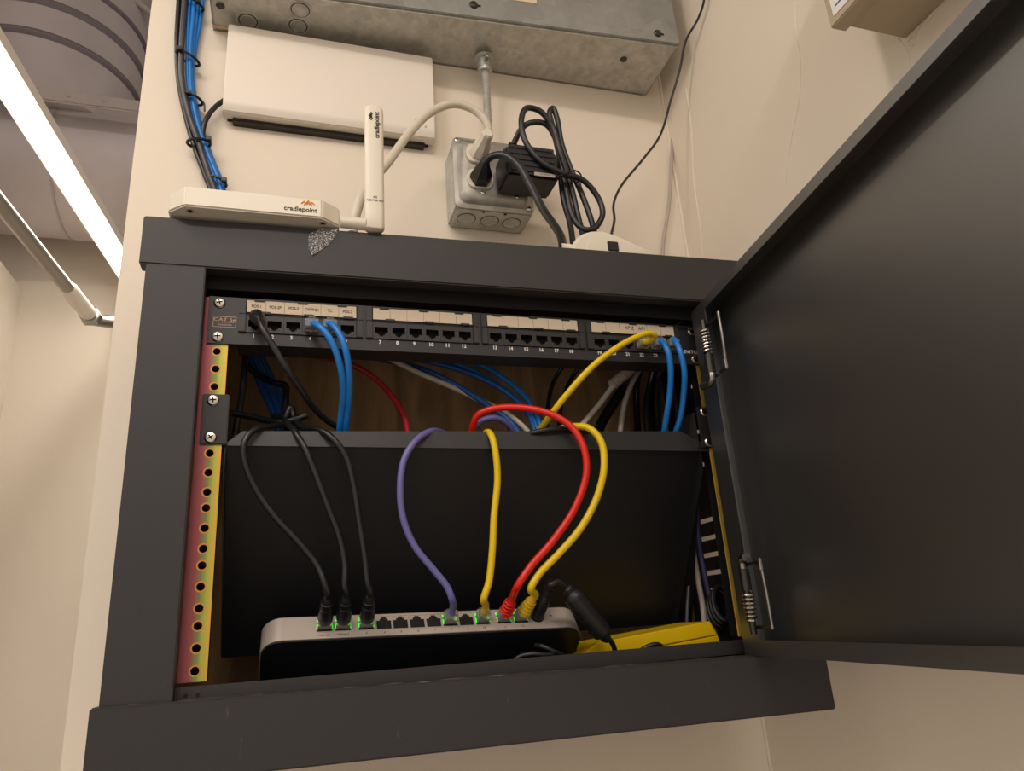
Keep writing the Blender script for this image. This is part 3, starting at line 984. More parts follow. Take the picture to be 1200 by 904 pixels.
rcable('straight yellow patch cable, the left one of the two yellow ones in the router', 9,
       [(237.6, 40.0, -113.3), (237.8, 14.0, -109.2), (238.0, -2.0, -116.7), (240.1, -5.0, -134.2), (240.6, -4.0, -157.5), (235.7, -3.0, -189.9), (232.7, -2.0, -219.2), (228.6, 0.0, -245.4), (223.8, 2.0, -259.1)], M['yellow'], r=3.1)
rcable('bright red patch cable in a big loop from behind the shelf lip to the router', 10,
       [(230.3, 60.0, -116.9), (229.0, 34.0, -102.2), (232.5, 22.0, -90.2), (247.0, 12.0, -86.1), (271.6, 4.0, -87.2), (295.7, -4.0, -95.0), (314.4, -10.0, -109.7), (322.7, -14.0, -130.5), (322.3, -15.0, -154.8), (309.5, -12.0, -185.3), (287.0, -8.0, -213.7), (266.0, -4.0, -234.5), (253.8, -2.0, -249.6)], M['red'], r=3.3, boot='red', lean=.12, blen=21)
rcable('thick yellow patch cable in the wide loop outside the red one', 11,
       [(310.3, 50.0, -105.7), (316.7, 24.0, -102.0), (322.2, 4.0, -104.9), (332.6, -8.0, -109.8), (340.8, -14.0, -123.8), (340.6, -16.0, -147.9), (331.8, -13.0, -175.8), (313.3, -10.0, -204.2), (291.5, -6.0, -225.5), (273.7, -3.0, -241.3), (265.2, -2.0, -253.0)], M['yellow'], r=3.4, boot='yellow_boot', lean=.28, blen=22)

# -- cables crossing behind the patch panel
cable('network_cable', 'crimson cable curving down behind the shelf at the left', 'cable', [(68.7, 80.0, -0.7), (79.9, 90.0, -8.2), (109.5, 90.0, -14.3), (139.9, 85.0, -31.6), (159.9, 75.0, -58.1), (169.3, 66.0, -81.1), (171.0, 58.0, -102.4), (171.8, 55.0, -118.4)], 3.1, M['red_dark'])
cable('network_cable', 'cream white cable sagging from left to right behind the panel', 'cable', [(139.5, 80.0, -4.6), (153.3, 80.0, -11.4), (186.2, 78.0, -28.6), (220.7, 74.0, -44.7), (248.1, 70.0, -59.2), (274.8, 64.0, -75.2), (294.6, 56.0, -98.0), (302.2, 55.0, -113.4)], 2.9, M['white_cable'])
cable('network_cable', 'lowest of the blue cables sagging behind the panel, passing over the cream one', 'cable', [(127.5, 100.0, 4.7), (141.7, 100.0, -4.3), (170.0, 98.0, -11.5), (194.5, 84.0, -23.3), (222.7, 74.0, -40.9), (252.9, 62.0, -66.2), (275.3, 56.0, -86.6), (285.5, 52.0, -105.4)], 2.9, M['blue_dark'])
cable('network_cable', 'second blue cable from the bottom among those sagging behind the panel', 'cable', [(166.3, 90.0, 0.7), (181.5, 90.0, -7.3), (215.7, 88.0, -15.2), (247.2, 82.0, -27.8), (272.9, 76.0, -43.3), (292.4, 70.0, -62.7), (299.7, 62.0, -81.7), (301.7, 56.0, -101.6)], 3.1, M['blue_dark'])
cable('network_cable', 'third blue cable from the bottom, with twisted look, behind the panel', 'cable', [(198.1, 90.0, 1.3), (210.8, 90.0, -6.9), (238.0, 88.0, -16.3), (263.9, 82.0, -32.9), (285.0, 74.0, -52.2), (298.1, 66.0, -71.3), (304.0, 58.0, -92.9), (305.0, 54.0, -109.2)], 2.9, M['blue'])
cable('network_cable', 'uppermost blue cable arching down behind the panel towards the yellow loop', 'cable', [(223.6, 100.0, 5.4), (237.5, 96.0, -4.4), (256.3, 92.0, -11.1), (280.0, 84.0, -28.8), (297.2, 76.0, -49.3), (305.6, 68.0, -67.7), (308.0, 60.0, -86.8), (309.4, 56.0, -108.7)], 3.1, M['blue'])
cable('network_cable', 'violet cable making a small arch under the red loop', 'cable', [(226.1, 50.0, -119.4), (231.4, 40.0, -101.4), (238.9, 34.0, -92.6), (252.3, 32.0, -89.5), (265.3, 36.0, -94.2), (274.2, 44.0, -103.3), (278.8, 50.0, -114.8)], 3.0, M['purple'])
t = cable('network_cable', 'white cable wrapped in a coil of wire at its upper end', 'cable', [(428.3, 60.0, -12.6), (418.7, 62.0, -21.4), (403.2, 64.0, -36.3), (382.0, 64.0, -60.5), (358.7, 62.0, -84.5), (344.6, 60.0, -100.1)], 3.0, M['white_cable'])
m = MB(); fr = frame_along((425.4, 60.0, -18.8), Vector((396.5, 62.0, -41.2)) - Vector((425.4, 60.0, -18.8)))
pts = []
Lc = (Vector((396.5, 62.0, -41.2)) - Vector((425.4, 60.0, -18.8))).length
for k in range(9 * 12):
    a = 2 * math.pi * k / 12
    pts.append((5.4 * math.cos(a), 5.4 * math.sin(a), Lc * k / 108))
m.tube(pts, 1.0, M['grey_cable'], fr=fr, seg=6, smooth=False)
m.tube([(0, 0, 0), (0, 0, Lc)], 4.6, M['white_cable'], fr=fr, smooth=False)
m.build('wire_wrap', t)
cable('network_cable', 'greyish cable hanging beside the white one below ports 19 to 21', 'cable', [(450.6, 70.0, -3.7), (437.9, 70.0, -17.7), (422.1, 70.0, -40.6), (409.3, 68.0, -68.3), (399.3, 64.0, -100.3), (395.5, 62.0, -115.8)], 3.0, M['grey_cable'])
cable('network_cable', 'thin black cable left of the yellow loop, behind the panel', 'cable', [(375.1, 110.0, 8.1), (361.3, 110.0, -3.1), (348.0, 110.0, -21.3), (338.9, 108.0, -45.8), (331.3, 100.0, -78.0), (327.1, 96.0, -98.4)], 2.4, M['rubber_black'])
cable('network_cable', 'thin black cable crossing under the yellow loop, behind the panel', 'cable', [(394.7, 110.0, 9.0), (379.1, 110.0, -5.5), (363.0, 110.0, -29.1), (351.4, 106.0, -58.1), (344.0, 100.0, -92.4)], 2.4, M['rubber_black'])
cable('network_cable', 'thick black cable slanting down between the white and greyish cables', 'cable', [(478.7, 120.0, 14.3), (455.2, 120.0, -6.5), (426.8, 116.0, -38.9), (400.7, 110.0, -72.2), (387.0, 104.0, -95.9)], 6, M['rubber_black'])
for s, pts in (
    ('nearest the greyish cable', [(484.1, 112.0, 16.0), (476.0, 112.0, -8.6), (463.8, 112.0, -46.6), (456.9, 106.0, -89.8)]),
    ('second from the greyish cable', [(499.5, 124.0, 21.3), (487.5, 124.0, -3.9), (479.7, 124.0, -42.5), (472.4, 118.0, -86.6)]),
    ('behind the greyish cable', [(494.4, 138.0, 26.4), (471.9, 138.0, 0.5), (464.3, 138.0, -38.5), (457.6, 132.0, -83.0)]),
    ('left of the port 23 cable', [(507.5, 104.0, 14.0), (480.5, 104.0, -11.3), (472.8, 104.0, -48.8), (465.6, 98.0, -91.8)]),
):
    cable('power_cable', 'black cord in the dark bundle at the right, ' + s, 'cable', pts, 4.2, M['rubber_black'])
cable('network_cable', 'dim grey cable seen between the two blue cables near the door', 'cable', [(497.3, 110.0, 2.5), (498.6, 108.0, -20.1), (495.3, 100.0, -49.5), (489.7, 90.0, -78.5)], 2.6, M['rubber_grey'])
cable('network_cable', 'short violet cable end poking up at the right end of the shelf', 'cable', [(457.0, 56.0, -111.4), (462.2, 44.0, -101.2), (467.7, 38.0, -97.1), (477.8, 46.0, -102.4), (488.0, 60.0, -116.0)], 3.2, M['purple'])
# -- left cluster behind the shelf
for s, pts in (
    ('left', [(14.3, 110.0, -0.8), (23.4, 108.0, -19.6), (34.3, 104.0, -44.2), (47.0, 92.0, -75.8), (52.8, 80.0, -104.4)]),
    ('middle', [(20.9, 110.0, -0.4), (29.9, 108.0, -19.3), (40.8, 104.0, -44.0), (52.5, 92.0, -75.7), (58.2, 80.0, -104.4)]),
    ('right', [(28.2, 110.0, -0.1), (37.3, 108.0, -19.0), (48.1, 104.0, -43.8), (58.1, 92.0, -75.6), (63.6, 80.0, -104.4)]),
):
    cable('network_cable', 'dim blue cable in the tied bundle inside the cabinet at the left, ' + s + ' strand', 'cable', pts, 2.9, M['blue_dark'])
cable('network_cable', 'dark grey cable hanging straight beside the left rail', 'cable', [(18.7, 90.0, -4.7), (17.4, 88.0, -25.3), (16.1, 84.0, -57.4), (13.3, 80.0, -88.2), (11.8, 78.0, -113.4)], 3.2, M['rubber_grey'])
cable('hook_and_loop_tie', 'black strap arching over the tied blue cables at the left', 'cable tie', [(20.9, 70.0, -31.8), (31.4, 66.0, -41.5), (46.4, 60.0, -50.7), (55.8, 56.0, -54.3), (56.9, 52.0, -67.4), (56.9, 40.0, -90.7), (57.5, 30.0, -107.8)], 3.2, M['tie'])
cable('hook_and_loop_tie', 'black strap tied across the bundle above the shelf lip', 'cable tie', [(7.5, 60.0, -81.0), (24.0, 56.0, -85.1), (40.7, 48.0, -91.1), (54.1, 40.0, -94.8), (65.8, 36.0, -93.3), (76.1, 34.0, -89.7)], 3.0, M['tie'])
cable('hook_and_loop_tie', 'black cord knotted behind the three black router cables', 'cable tie', [(47.8, 50.0, -86.4), (56.9, 40.0, -90.7), (61.1, 40.0, -81.0), (64.3, 40.0, -89.0), (70.4, 30.0, -101.3), (79.0, 18.0, -109.2)], 3.4, M['tie'])
cable('power_cable', 'black cord lying on top of the shelf lip under the yellow loop', 'cable', [(269.1, 18.0, -111.9), (278.2, 4.0, -112.2), (292.0, -1.0, -110.1), (313.2, 0.0, -108.7), (337.5, 4.0, -110.7), (354.2, 14.0, -113.0)], 2.4, M['rubber_black'])
# -- right side, past the end of the shelf
cable('network_cable', 'violet cable running down past the right end of the shelf', 'cable', [(499.9, 92.0, -137.9), (497.9, 92.0, -176.4), (494.8, 92.0, -213.7), (492.3, 86.0, -250.3), (491.5, 80.0, -281.1), (488.6, 76.0, -306.3)], 2.9, M['violet_shaded'])
m = None
t = cable('network_cable', 'grey cable hanging behind the yellow case', 'cable', [(493.0, 100.0, -175.0), (489.9, 98.0, -212.8), (486.6, 92.0, -249.6), (484.0, 86.0, -280.4), (475.2, 80.0, -322.0)], 3.0, M['grey_cable'])
cable('network_cable', 'thin black cable left of the violet one at the shelf end', 'cable', [(491.1, 90.0, -138.2), (486.6, 92.0, -185.6), (480.5, 90.0, -222.5), (466.7, 84.0, -266.6), (453.7, 80.0, -320.4)], 2.2, M['rubber_grey'])
m = MB()
for k in range(5):
    cxk = Vector((487.4, 60.0, -279.0)) + Vector((1.3 * k, 7 * k, 0))
    pts = []
    for q in range(25):
        a = 2 * math.pi * q / 24
        pts.append(cxk + Vector((9 * math.cos(a) + 5 + 3 * math.sin(a), 6 * math.sin(a) - 3 * math.cos(a), 17 * math.sin(a) - 3 * k + 4)))
    m.tube(pts, 2.9, M['rubber_black'], smooth=False, seg=10)
tag(m.build('coiled_cable'), 'tight coil of black cord behind the right rail above the yellow case', 'cable')
# -- power lead of the router with its ferrite
t = thing('power_lead', 'black power lead with a fat ferrite plugged into the router', 'cable', (346.6, 15.0, -313.5))
fr0 = frame_along(RF((236, -1, 12)), RN + RX * .25 + Vector((0, 0, .25)))
m = MB(); m.lathe([(5.6, 0), (5.8, 16), (5.2, 18), (5.2, 22), (4.2, 24), (3.4, 34), (2.4, 36)], M['plastic_black'], fr=fr0, seg=16)
for k in range(4):
    m.lathe([(4.2, 24 + k * 2.6), (4.8, 24.4 + k * 2.6), (4.8, 25.4 + k * 2.6), (4.2, 25.8 + k * 2.6)], M['plastic_black'], fr=fr0, seg=14)
m.build('plug', t)
fa, fb = Vector((299.7, -6.0, -257.9)), Vector((331.3, 2.0, -295.9))
m = MB(); m.tube([fr0((0, 0, 30)), fr0((0, 0, 40)), (279.8, -12.0, -251.5), (287.1, -12.0, -249.0), (295.0, -9.0, -252.8), fa, fb, (338.1, 4.0, -301.4), (342.9, 8.0, -310.3), (345.9, 14.0, -329.1)], 2.4, M['rubber_black']); m.build('jacket', t)
fr = frame_along(fa, fb - fa)
LF = (fb - fa).length
m = MB(); m.lathe([(3.5, -6), (5.2, -4), (5.2, 0), (8.4, 3), (9.2, 6), (9.2, LF - 6), (8.6, LF - 3), (5.5, LF - 1), (5, LF + 3), (3.2, LF + 6)], M['plastic_black'], fr=fr, seg=20)
for z_ in (14, 26, 38, 50):
    if z_ < LF - 6:
        m.box((-6.5, -9.6, z_ - .7), (1.5, -8.4, z_ + .7), M['void'], fr=fr)
        m.box((-3.5, 8.4, z_ - .7), (3.5, 9.6, z_ + .7), M['void'], fr=fr)
m.build('ferrite', t)
cable('power_cable', 'loop of thin black cord peeping over the frame in front of the router', 'cable', [(242.0, 8.0, -320.4), (250.6, 4.0, -308.8), (261.7, 0.0, -306.2), (274.9, -1.0, -307.9), (285.2, 2.0, -308.7), (299.6, 10.0, -321.0)], 2.2, M['rubber_black'])
cable('power_cable', 'short black cord lying against the front of the router, ending near the ferrite', 'cable', [(270.1, 10.0, -300.1), (273.5, 2.0, -301.0), (283.2, 0.0, -305.8), (295.1, 4.0, -311.5), (306.9, 12.0, -320.3)], 2.0, M['rubber_black'])
cable('power_cable', 'thin black cord arched in front of the yellow case', 'cable', [(361.4, 18.0, -326.9), (366.1, 10.0, -313.5), (376.8, 6.0, -307.7), (385.3, 6.0, -307.6), (393.6, 12.0, -314.1), (397.6, 20.0, -333.6)], 2.2, M['rubber_black'])

# ================================================================ YELLOW CASE
yb = thing('yellow_case', 'flat yellow plastic case lying on the cabinet floor at the right', 'case', (390, 60, -345))
ya = Vector((344.6, 24.0, -301.2)); yc = Vector((452.1, 24.0, -291.3))
ux = (yc - ya).normalized()
YF = F(ya, ux, (0, 1, 0), Vector((-ux.z, 0, ux.x)))
LY = (yc - ya).length
m = MB()
m.prism([(0, -4), (0, 0), (LY, 0), (LY + 5, -12.5), (LY + 5, -13), (0, -13)], 0, 60, M['yellow_box'], fr=YF, bev=.8)
m.prism([(0, -4), (0, 0), (-9, .2), (-30, -9), (-31, -13), (0, -13)], 1.5, 58, M['yellow_box'], fr=YF, bev=.8)
m.build('case_lid', yb)
m = MB()
m.prism([(-30, -13.6), (LY + 5, -13.6), (LY + 9, -36), (-26, -36)], 0, 60, M['yellow_box'], fr=YF, bev=.8)
m.build('case_base', yb)

# ================================================================ ON TOP OF THE CABINET
t = thing('router_antenna_base', 'cream white angular modem lying on the left end of the cabinet top', 'modem', (28, 0, 72))
poly = [(-30, -37), (83, -38), (99, -26), (99, 45), (-44, 45), (-44, -24)]
b = bmesh.new()
lo = [b.verts.new((x, y, 72.3)) for x, y in poly]
hi = [b.verts.new((x, y, 91.5)) for x, y in poly]
b.faces.new(lo[::-1]); b.faces.new(hi)
for i in range(6):
    b.faces.new((lo[i], lo[(i + 1) % 6], hi[(i + 1) % 6], hi[i]))
bmesh.ops.recalc_face_normals(b, faces=b.faces[:])
bmesh.ops.bevel(b, geom=b.edges[:], offset=1.4, segments=3, affect='EDGES')
m = MB(); m.bm(b, M['white_plastic'])
m.build('housing', t)
m = MB()
for x in (-26, 84):
    m.lathe([(3.2, 0), (3.2, .5), (2, .5), (2, .1)], M['grey_cable'], fr=F((x, -29, 72.4), (1, 0, 0), (0, -1, 0), (0, 0, -1)), seg=16)
m.build('screw_recess', t)
m = MB(); m.text('cradlepoint', 6.2, M['ink'], fr=F((64.5, -38.0, 79), (1, -.009, 0)), bold=.1, sx=1.0)
m.build('maker_lettering', t)
def peaks(m, fr, s, mt):
    for row in range(2):
        pts = [(-6 * s + 3 * row * s, -1.6 * row * s), (-3 * s + 1.5 * row * s, 3 * s - 1.4 * row * s), (-1.2 * s + .6 * row * s, .6 * s - 1.2 * row * s), (1.0 * s, 4.2 * s - 2.2 * row * s), (3 * s - .7 * row * s, .8 * s - 1.2 * row * s), (4.6 * s - 1 * row * s, 2.4 * s - 1.4 * row * s), (7.2 * s - 2.5 * row * s, -1.4 * row * s)]
        for a, b_ in zip(pts[:-1], pts[1:]):
            m.tube([(a[0], 0, a[1]), (b_[0], 0, b_[1])], .62 * s, mt, fr=fr, smooth=False, seg=5)
m = MB(); peaks(m, F((70, -38.1, 85.0)), .85, M['ink_orange']); tag(m.build('logo', t), 'orange mountain logo')
# the paddle antenna and its pivot
t = thing('paddle_antenna', 'upright cream white paddle antenna hinged to the modem', 'antenna', (118, -27, 71))
m = MB(); m.tube([(99.4, -27, 76.4), (112, -27, 76.4)], 5.2, M['white_plastic'], smooth=False, seg=20); m.tube([(112, -27, 76.4), (122, -27, 76.4)], 5.6, M['white_plastic'], smooth=False, seg=20); m.build('pivot', t)
m = MB()
rings = []
for z_, k in ((71, .86), (72.4, 1), (84, 1), (190, 1), (200, 1), (203, .985), (205.5, .93), (207.3, .8), (208.4, .6), (208.9, .3)):
    hw_, hd_ = 8.9 * k, 5.8 * (.35 + .65 * k)
    rings.append([(130.4 + x, -27 + y, z_) for x, y in rrect(-hw_, -hd_, hw_, hd_, min(hw_, hd_) * .72, 5)])
n_ = len(rings[0])
m.add([v for g in rings for v in g], [(i * n_ + k, i * n_ + (k + 1) % n_, (i + 1) * n_ + (k + 1) % n_, (i + 1) * n_ + k) for i in range(len(rings) - 1) for k in range(n_)] + [tuple(range(n_)), tuple(range((len(rings) - 1) * n_, len(rings) * n_))], M['white_plastic'])
m.build('paddle', t, angle=60)
m = MB()
FV = F((132.6, -33.0, 184), (0, 0, 1), (0, 1, 0), (-1, 0, 0))
m.text('cradlepoint', 6.6, M['ink'], fr=FV, bold=.12)
m.build('maker_lettering', t)
m = MB(); peaks(m, F((127.6, -33.1, 193), (0, 0, 1), (0, 1, 0), (-1, 0, 0)), .7, M['ink']); m.build('logo', t)
m = MB(); m.text('4G', 3.0, M['ink_grey'], fr=F((130.4, -33.0, 103))); m.text('CENTER 600', 2.6, M['ink_grey'], fr=F((130.4, -33.0, 99.4)), sx=1.1); m.build('lettering', t)

# power strip with a rounded end, lying on the top towards the front
t = thing('power_strip', 'cream white power strip with rounded end on top of the cabinet', 'power strip', (362, 20, 72))
PSF = F((13, -15, 68), (1, 0, 0), (0, 1, 0), (0, 0, 1))
m = MB()
m.prism([(318, 6), (320, 16), (326, 25), (334, 31), (344, 35), (356, 36.5), (368, 34), (386, 28), (402, 21), (408, 17), (411, 6)], 0, 62, M['white_plastic'], fr=PSF, bev=3)
m.build('housing', t)
m = MB(); m.prism([(332, 6), (336, 18), (343, 25), (352, 28.5), (366, 27), (392, 20.5), (398, 17), (399, 6)], -2.2, .2, M['white_plastic'], fr=PSF, bev=.9); m.build('end_cap', t)
m = MB(); m.box((358, -3.6, 11), (370, 0, 22), M['plastic_black'], fr=PSF, bev=.6); m.build('switch', t)
m = MB(); m.tube([PSF((312, 12, 17)), PSF((322, 12, 17))], 5.4, M['white_plastic'], smooth=False, seg=16); m.build('cord_collar', t)

# ================================================================ ON THE WALL
# galvanized panel enclosure with knock-outs on its underside
t = thing('electrical_panel', 'large galvanized electrical enclosure high on the wall with round knock-outs underneath', 'electrical box', (262, 140, 483))
sl = .016
def zt(x): return 479 + sl * (x + 51)
GX = Vector((1, 0, sl)).normalized()
GF = F((-51, 0, 479), GX, (0, 1, 0), (-GX.z, 0, GX.x))
GC = F(GF((0, 118, 0)), (1, -.05, sl), (.05, 1, 0), (-GX.z, 0, GX.x))      # the cover plane stands a little askew
m = MB()
m.prism([(0, 122), (628, 91), (628, 193), (0, 193)], 0, 3, M['galv'], fr=F(GF((0, 0, 0)), GX, (-GX.z, 0, GX.x), (0, 1, 0)))
m.box((0, 122, 0), (3, 193, 480), M['galv'], fr=GF); m.box((625, 92, 0), (628, 193, 480), M['galv'], fr=GF)
m.box((0, 189, 0), (628, 193, 480), M['galv'], fr=GF)
m.box((0, 120, 470), (628, 193, 480), M['galv'], fr=GF)
m.build('enclosure', t)
m = MB(); m.box((-2, 0, 2.5), (631, 6.5, 482), M['galv_dark'], fr=GC, bev=.8); m.build('cover', t)
m = MB(); m.box((0, 183, -1.5), (24, 187, .5), M['ink_copper'], fr=GF); m.build('edge_tab', t)
for x, y in ((44, 168), (106, 163), (108, 136)):
    m = MB()
    fr = F(GF((x, y, 0)), (1, 0, 0), (0, -1, 0), (0, 0, -1))
    m.lathe([(15, -.5), (15, .6), (13.6, 1.2), (12.2, .6), (11.6, .1)], M['galv'], fr=fr, seg=32)
    m.lathe([(11.9, .1), (11.9, .25), (11, .3), (10.6, .3)], M['steel_dark'], fr=fr, seg=32)
    m.lathe([(10.6, .2), (10.4, 1.2), (9.2, 1.4), (8.2, .7), (2, .6)], M['galv'], fr=fr, seg=32)
    m.build('knock_out', t)
for px in ((12, 150), (560, 128)):
    m = MB()
    m.lathe([(5, 0), (5.4, .6), (4.4, 2), (2, 2.4)], M['steel_dark'], fr=F(GF((px[0], px[1], 0)), (1, 0, 0), (0, -1, 0), (0, 0, -1)), seg=14)
    m.build('screw', t)
for px in ((330, 22), (598, 16)):
    m = MB()
    m.lathe([(6, 0), (6, 1), (4.6, 2.6), (1.5, 3.2)], M['steel_dark'], fr=F(GC((px[0], 0, px[1])), (1, 0, 0), (0, 0, 1), (0, -1, 0)), seg=14)
    m.prism([(4, -1.8), (13, -1.8), (15, 0), (13, 1.8), (4, 1.8)], -.5, 0, M['void'], fr=F(GC((px[0], 0, px[1]))))
    m.build('screw', t)
m = MB(); m.box((362, -.7, 40), (420, 0, 62), M['label'], fr=GC); m.build('paper_label', t)
# flexible conduit from the enclosure down to the outlet box
t = thing('flexible_conduit', 'ribbed flexible metal conduit between the enclosure and the outlet box', 'conduit', (300, 170, 325))
fx = [(307.6, 165.0, 461.3), (308.9, 166.0, 435.8), (309.3, 170.0, 402.8), (309.1, 172.0, 368.7), (304.0, 172.0, 342.7)]
P = smooth_path(fx, 22)
m = MB()
R_ = []
for i in range(len(P)):
    R_.append(4.2 + 1.5 * (i % 3 == 0) + .7 * (i % 3 == 1))
vs, fs = [], []
seg = 14
for i, p in enumerate(P):
    d = (P[min(i + 1, len(P) - 1)] - P[max(i - 1, 0)]).normalized()
    q = frame_along(p, d)
    for k in range(seg):
        a = 2 * math.pi * k / seg
        vs.append(q((R_[i] * math.cos(a), R_[i] * math.sin(a), 0)))
for i in range(len(P) - 1):
    for k in range(seg):
        fs.append((i * seg + k, i * seg + (k + 1) % seg, (i + 1) * seg + (k + 1) % seg, (i + 1) * seg + k))
m.add(vs, fs, M['galv_box'])
m.build('ribbed_sleeve', t, angle=60)
m = MB()
fr = frame_along((306.4, 162.0, 476.3), Vector((307.5, 165.0, 458.3)) - Vector((306.4, 162.0, 476.3)))
m.lathe([(10, -5), (13, -4), (13, 0), (9.5, 1), (9, 12), (10, 13), (10, 18), (6, 19)], M['galv_box'], fr=fr, seg=20)
m.box((7, -3, 4), (17, 3, 8), M['galv_box'], fr=fr, bev=.6)
m.lathe([(2.8, 8), (2.8, 20), (1, 20.5)], M['steel'], fr=F(fr((0, 0, 6)), fr.az, fr.ay, fr.ax), seg=10)
m.build('connector', t)

# blank white cover plate on the wall
t = thing('access_point', 'flat white rectangular wall unit under the galvanized enclosure', 'wall unit', (100, 180, 338))
m = MB()
# front leans back into a soft chin along the bottom
prof = [(186, 338), (172, 338), (169, 342), (167, 352), (167, 470), (186, 470)]
vs = [(x, y, z_) for x in (-30, 234) for y, z_ in prof]
n = len(prof)
fs = [tuple(range(n))[::-1], tuple(range(n, 2 * n))] + [(i, (i + 1) % n, (i + 1) % n + n, i + n) for i in range(n)]
b = bmesh.new(); bv = [b.verts.new(v) for v in vs]
for f in fs: b.faces.new([bv[i] for i in f])
bmesh.ops.recalc_face_normals(b, faces=b.faces[:])
bmesh.ops.bevel(b, geom=b.edges[:], offset=1.4, segments=2, affect='EDGES')
m.bm(b, M['white_paint'])
m.build('cover', t)
m = MB(); m.box((-19, 182, 333.5), (222, 193, 338.4), M['steel_dark'], bev=.5)
m.box((-26, 186, 340), (228, 193, 466), M['steel_dark']); m.build('bracket', t)
m = MB()
for i, (x, z_) in enumerate(((208, 362), (214, 359), (221, 352))):
    m.lathe([(1.6, 0), (1.6, .3)], M['grey_cable'], fr=F((x, 167, z_), (1, 0, 0), (0, 0, 1), (0, -1, 0)), seg=10)
m.build('indicator', t)

# outlet box
t = thing('outlet_box', 'square galvanized outlet box with four receptacles, standing off the wall', 'outlet', (303, 165, 218))
m = MB()
m.box((251, 143, 218), (353.5, 193, 320), M['galv_box'], bev=3)
m.build('box', t)
m = MB()
# domed cover: flat field, rounded shoulders, flange with corner lobes
def loops(m, rings, mt):
    n = len(rings[0][0])
    vs, fs = [], []
    for pl, y in rings:
        vs += [(p[0], y, p[1]) for p in pl]
    for i in range(len(rings) - 1):
        for k in range(n):
            fs.append((i * n + k, i * n + (k + 1) % n, (i + 1) * n + (k + 1) % n, (i + 1) * n + k))
    fs.append(tuple(range(n)))
    fs.append(tuple(range((len(rings) - 1) * n, len(rings) * n)))
    m.add(vs, fs, mt)
R1 = lambda i, r: rrect(250 + i, 218 + i, 354.5 - i, 323 - i, r, 6)
loops(m, [(R1(0, 8), 144.5), (R1(0, 8), 142.5), (R1(2, 7), 141.8), (R1(5, 10), 140.5), (R1(7, 10), 137), (R1(10, 10), 134), (R1(14, 9), 132.6)], M['galv_smooth'])
m.build('cover_plate', t)
for x, z_ in ((257, 316), (348, 225)):
    m = MB(); m.lathe([(4.2, 0), (4.2, 1.2), (3, 2.4), (1, 2.8)], M['screw'], fr=F((x, 141, z_), (1, 0, 0), (0, 0, 1), (0, -1, 0)), seg=14); m.build('screw', t)
for x, z_ in ((285, 236), (329, 236), (285, 312)):
    m = MB(); m.lathe([(3.2, 0), (3.2, .8), (2, 1.6)], M['screw'], fr=F((x, 132.6, z_), (1, 0, 0), (0, 0, 1), (0, -1, 0)), seg=14); m.build('screw', t)
m = MB(); m.lathe([(2.6, 0), (2.6, .3)], M['void'], fr=F((262, 137.5, 230), (1, 0, 0), (0, 0, 1), (0, -1, 0)), seg=12); m.build('corner_hole', t)
RC = [(281, 292), (281, 254), (329, 292), (329, 254)]
for x, z_ in RC:
    m = MB()
    pol = []
    for a in range(0, 360, 12):
        c_, s_ = math.cos(math.radians(a)), math.sin(math.radians(a))
        pol.append((x + 17.2 * c_, z_ + max(-13.6, min(13.6, 17.2 * s_))))
    m.prism(pol, 128.8, 133, M['white_plastic'], bev=.6)
    r_ = m.build('receptacle', t)
for k, x in enumerate((270, 301, 331)):
    m = MB()
    fr = F((x, 167, 218), (1, 0, 0), (0, -1, 0), (0, 0, -1))
    m.lathe([(12.5, -.4), (12.5, .3), (11.8, .3), (11.2, .2)], M['steel_dark'], fr=fr, seg=30)
    m.lathe([(11.4, .1), (11.2, .9), (10, 1.0), (9, .5), (2, .4)], M['galv_box'], fr=fr, seg=30)
    m.build('knock_out', t)
m = MB()
for x in (288, 317):
    m.lathe([(2, 0), (2, .3)], M['void'], fr=F((x, 148, 217.9), (1, 0, 0), (0, -1, 0), (0, 0, -1)), seg=10)
m.build('small_hole', t)

# white cord with its moulded plug
t = thing('power_cable', 'thick cream white power cord plugged into the upper left receptacle', 'cable', (117.5, 30.0, 111.4))
m = MB()
m.tube([(116.7, 40.0, 107.3), (118.9, 36.0, 125.1), (128.8, 40.0, 159.4), (155.9, 60.0, 211.2), (184.6, 84.0, 272.7), (214.7, 96.0, 317.9), (244.6, 98.0, 336.3), (270.6, 98.0, 330.6), (285.1, 98.0, 312.4), (287.3, 102.0, 295.4)], 5.0, M['white_cable'], seg=16)
m.build('jacket', t)
m = MB()
fr = frame_along((281, 129, 292), Vector((284.2, 98.0, 296.9)) - Vector((281, 129, 292)), up=(0, 0, 1))
L_ = (Vector((284.2, 98.0, 296.9)) - Vector((281, 129, 292))).length
m.lathe([(12.5, 0), (12.5, 6), (11, 14), (9, L_ * .6), (7, L_ - 2), (7.6, L_ + 1), (6, L_ + 4)], M['white_plastic'], fr=fr, seg=8)
m.build('plug', t)
# black cord in the lower left receptacle, running down to the power strip
t = thing('power_cable', 'thick black cord from the lower left receptacle down to the power strip', 'cable', (348.7, 40.0, 121.3))
m = MB()
m.tube([(276.8, 96.0, 251.9), (283.5, 88.0, 257.0), (296.6, 78.0, 254.2), (310.3, 70.0, 238.3), (322.1, 62.0, 203.7), (330.4, 52.0, 167.4), (335.5, 34.0, 134.8), (335.5, 20.0, 113.8), PSF((314, 12, 17))], 4.6, M['rubber_black'], seg=16)
m.build('jacket', t)
m = MB()
fr = frame_along((281, 129, 254), Vector((278.0, 96.0, 254.6)) - Vector((281, 129, 254)))
L_ = (Vector((278.0, 96.0, 254.6)) - Vector((281, 129, 254))).length
m.lathe([(14, 0), (14, 8), (12, 14), (8, L_ * .75), (6, L_), (5, L_ + 5)], M['plastic_black'], fr=fr, seg=6)
m.build('plug', t)
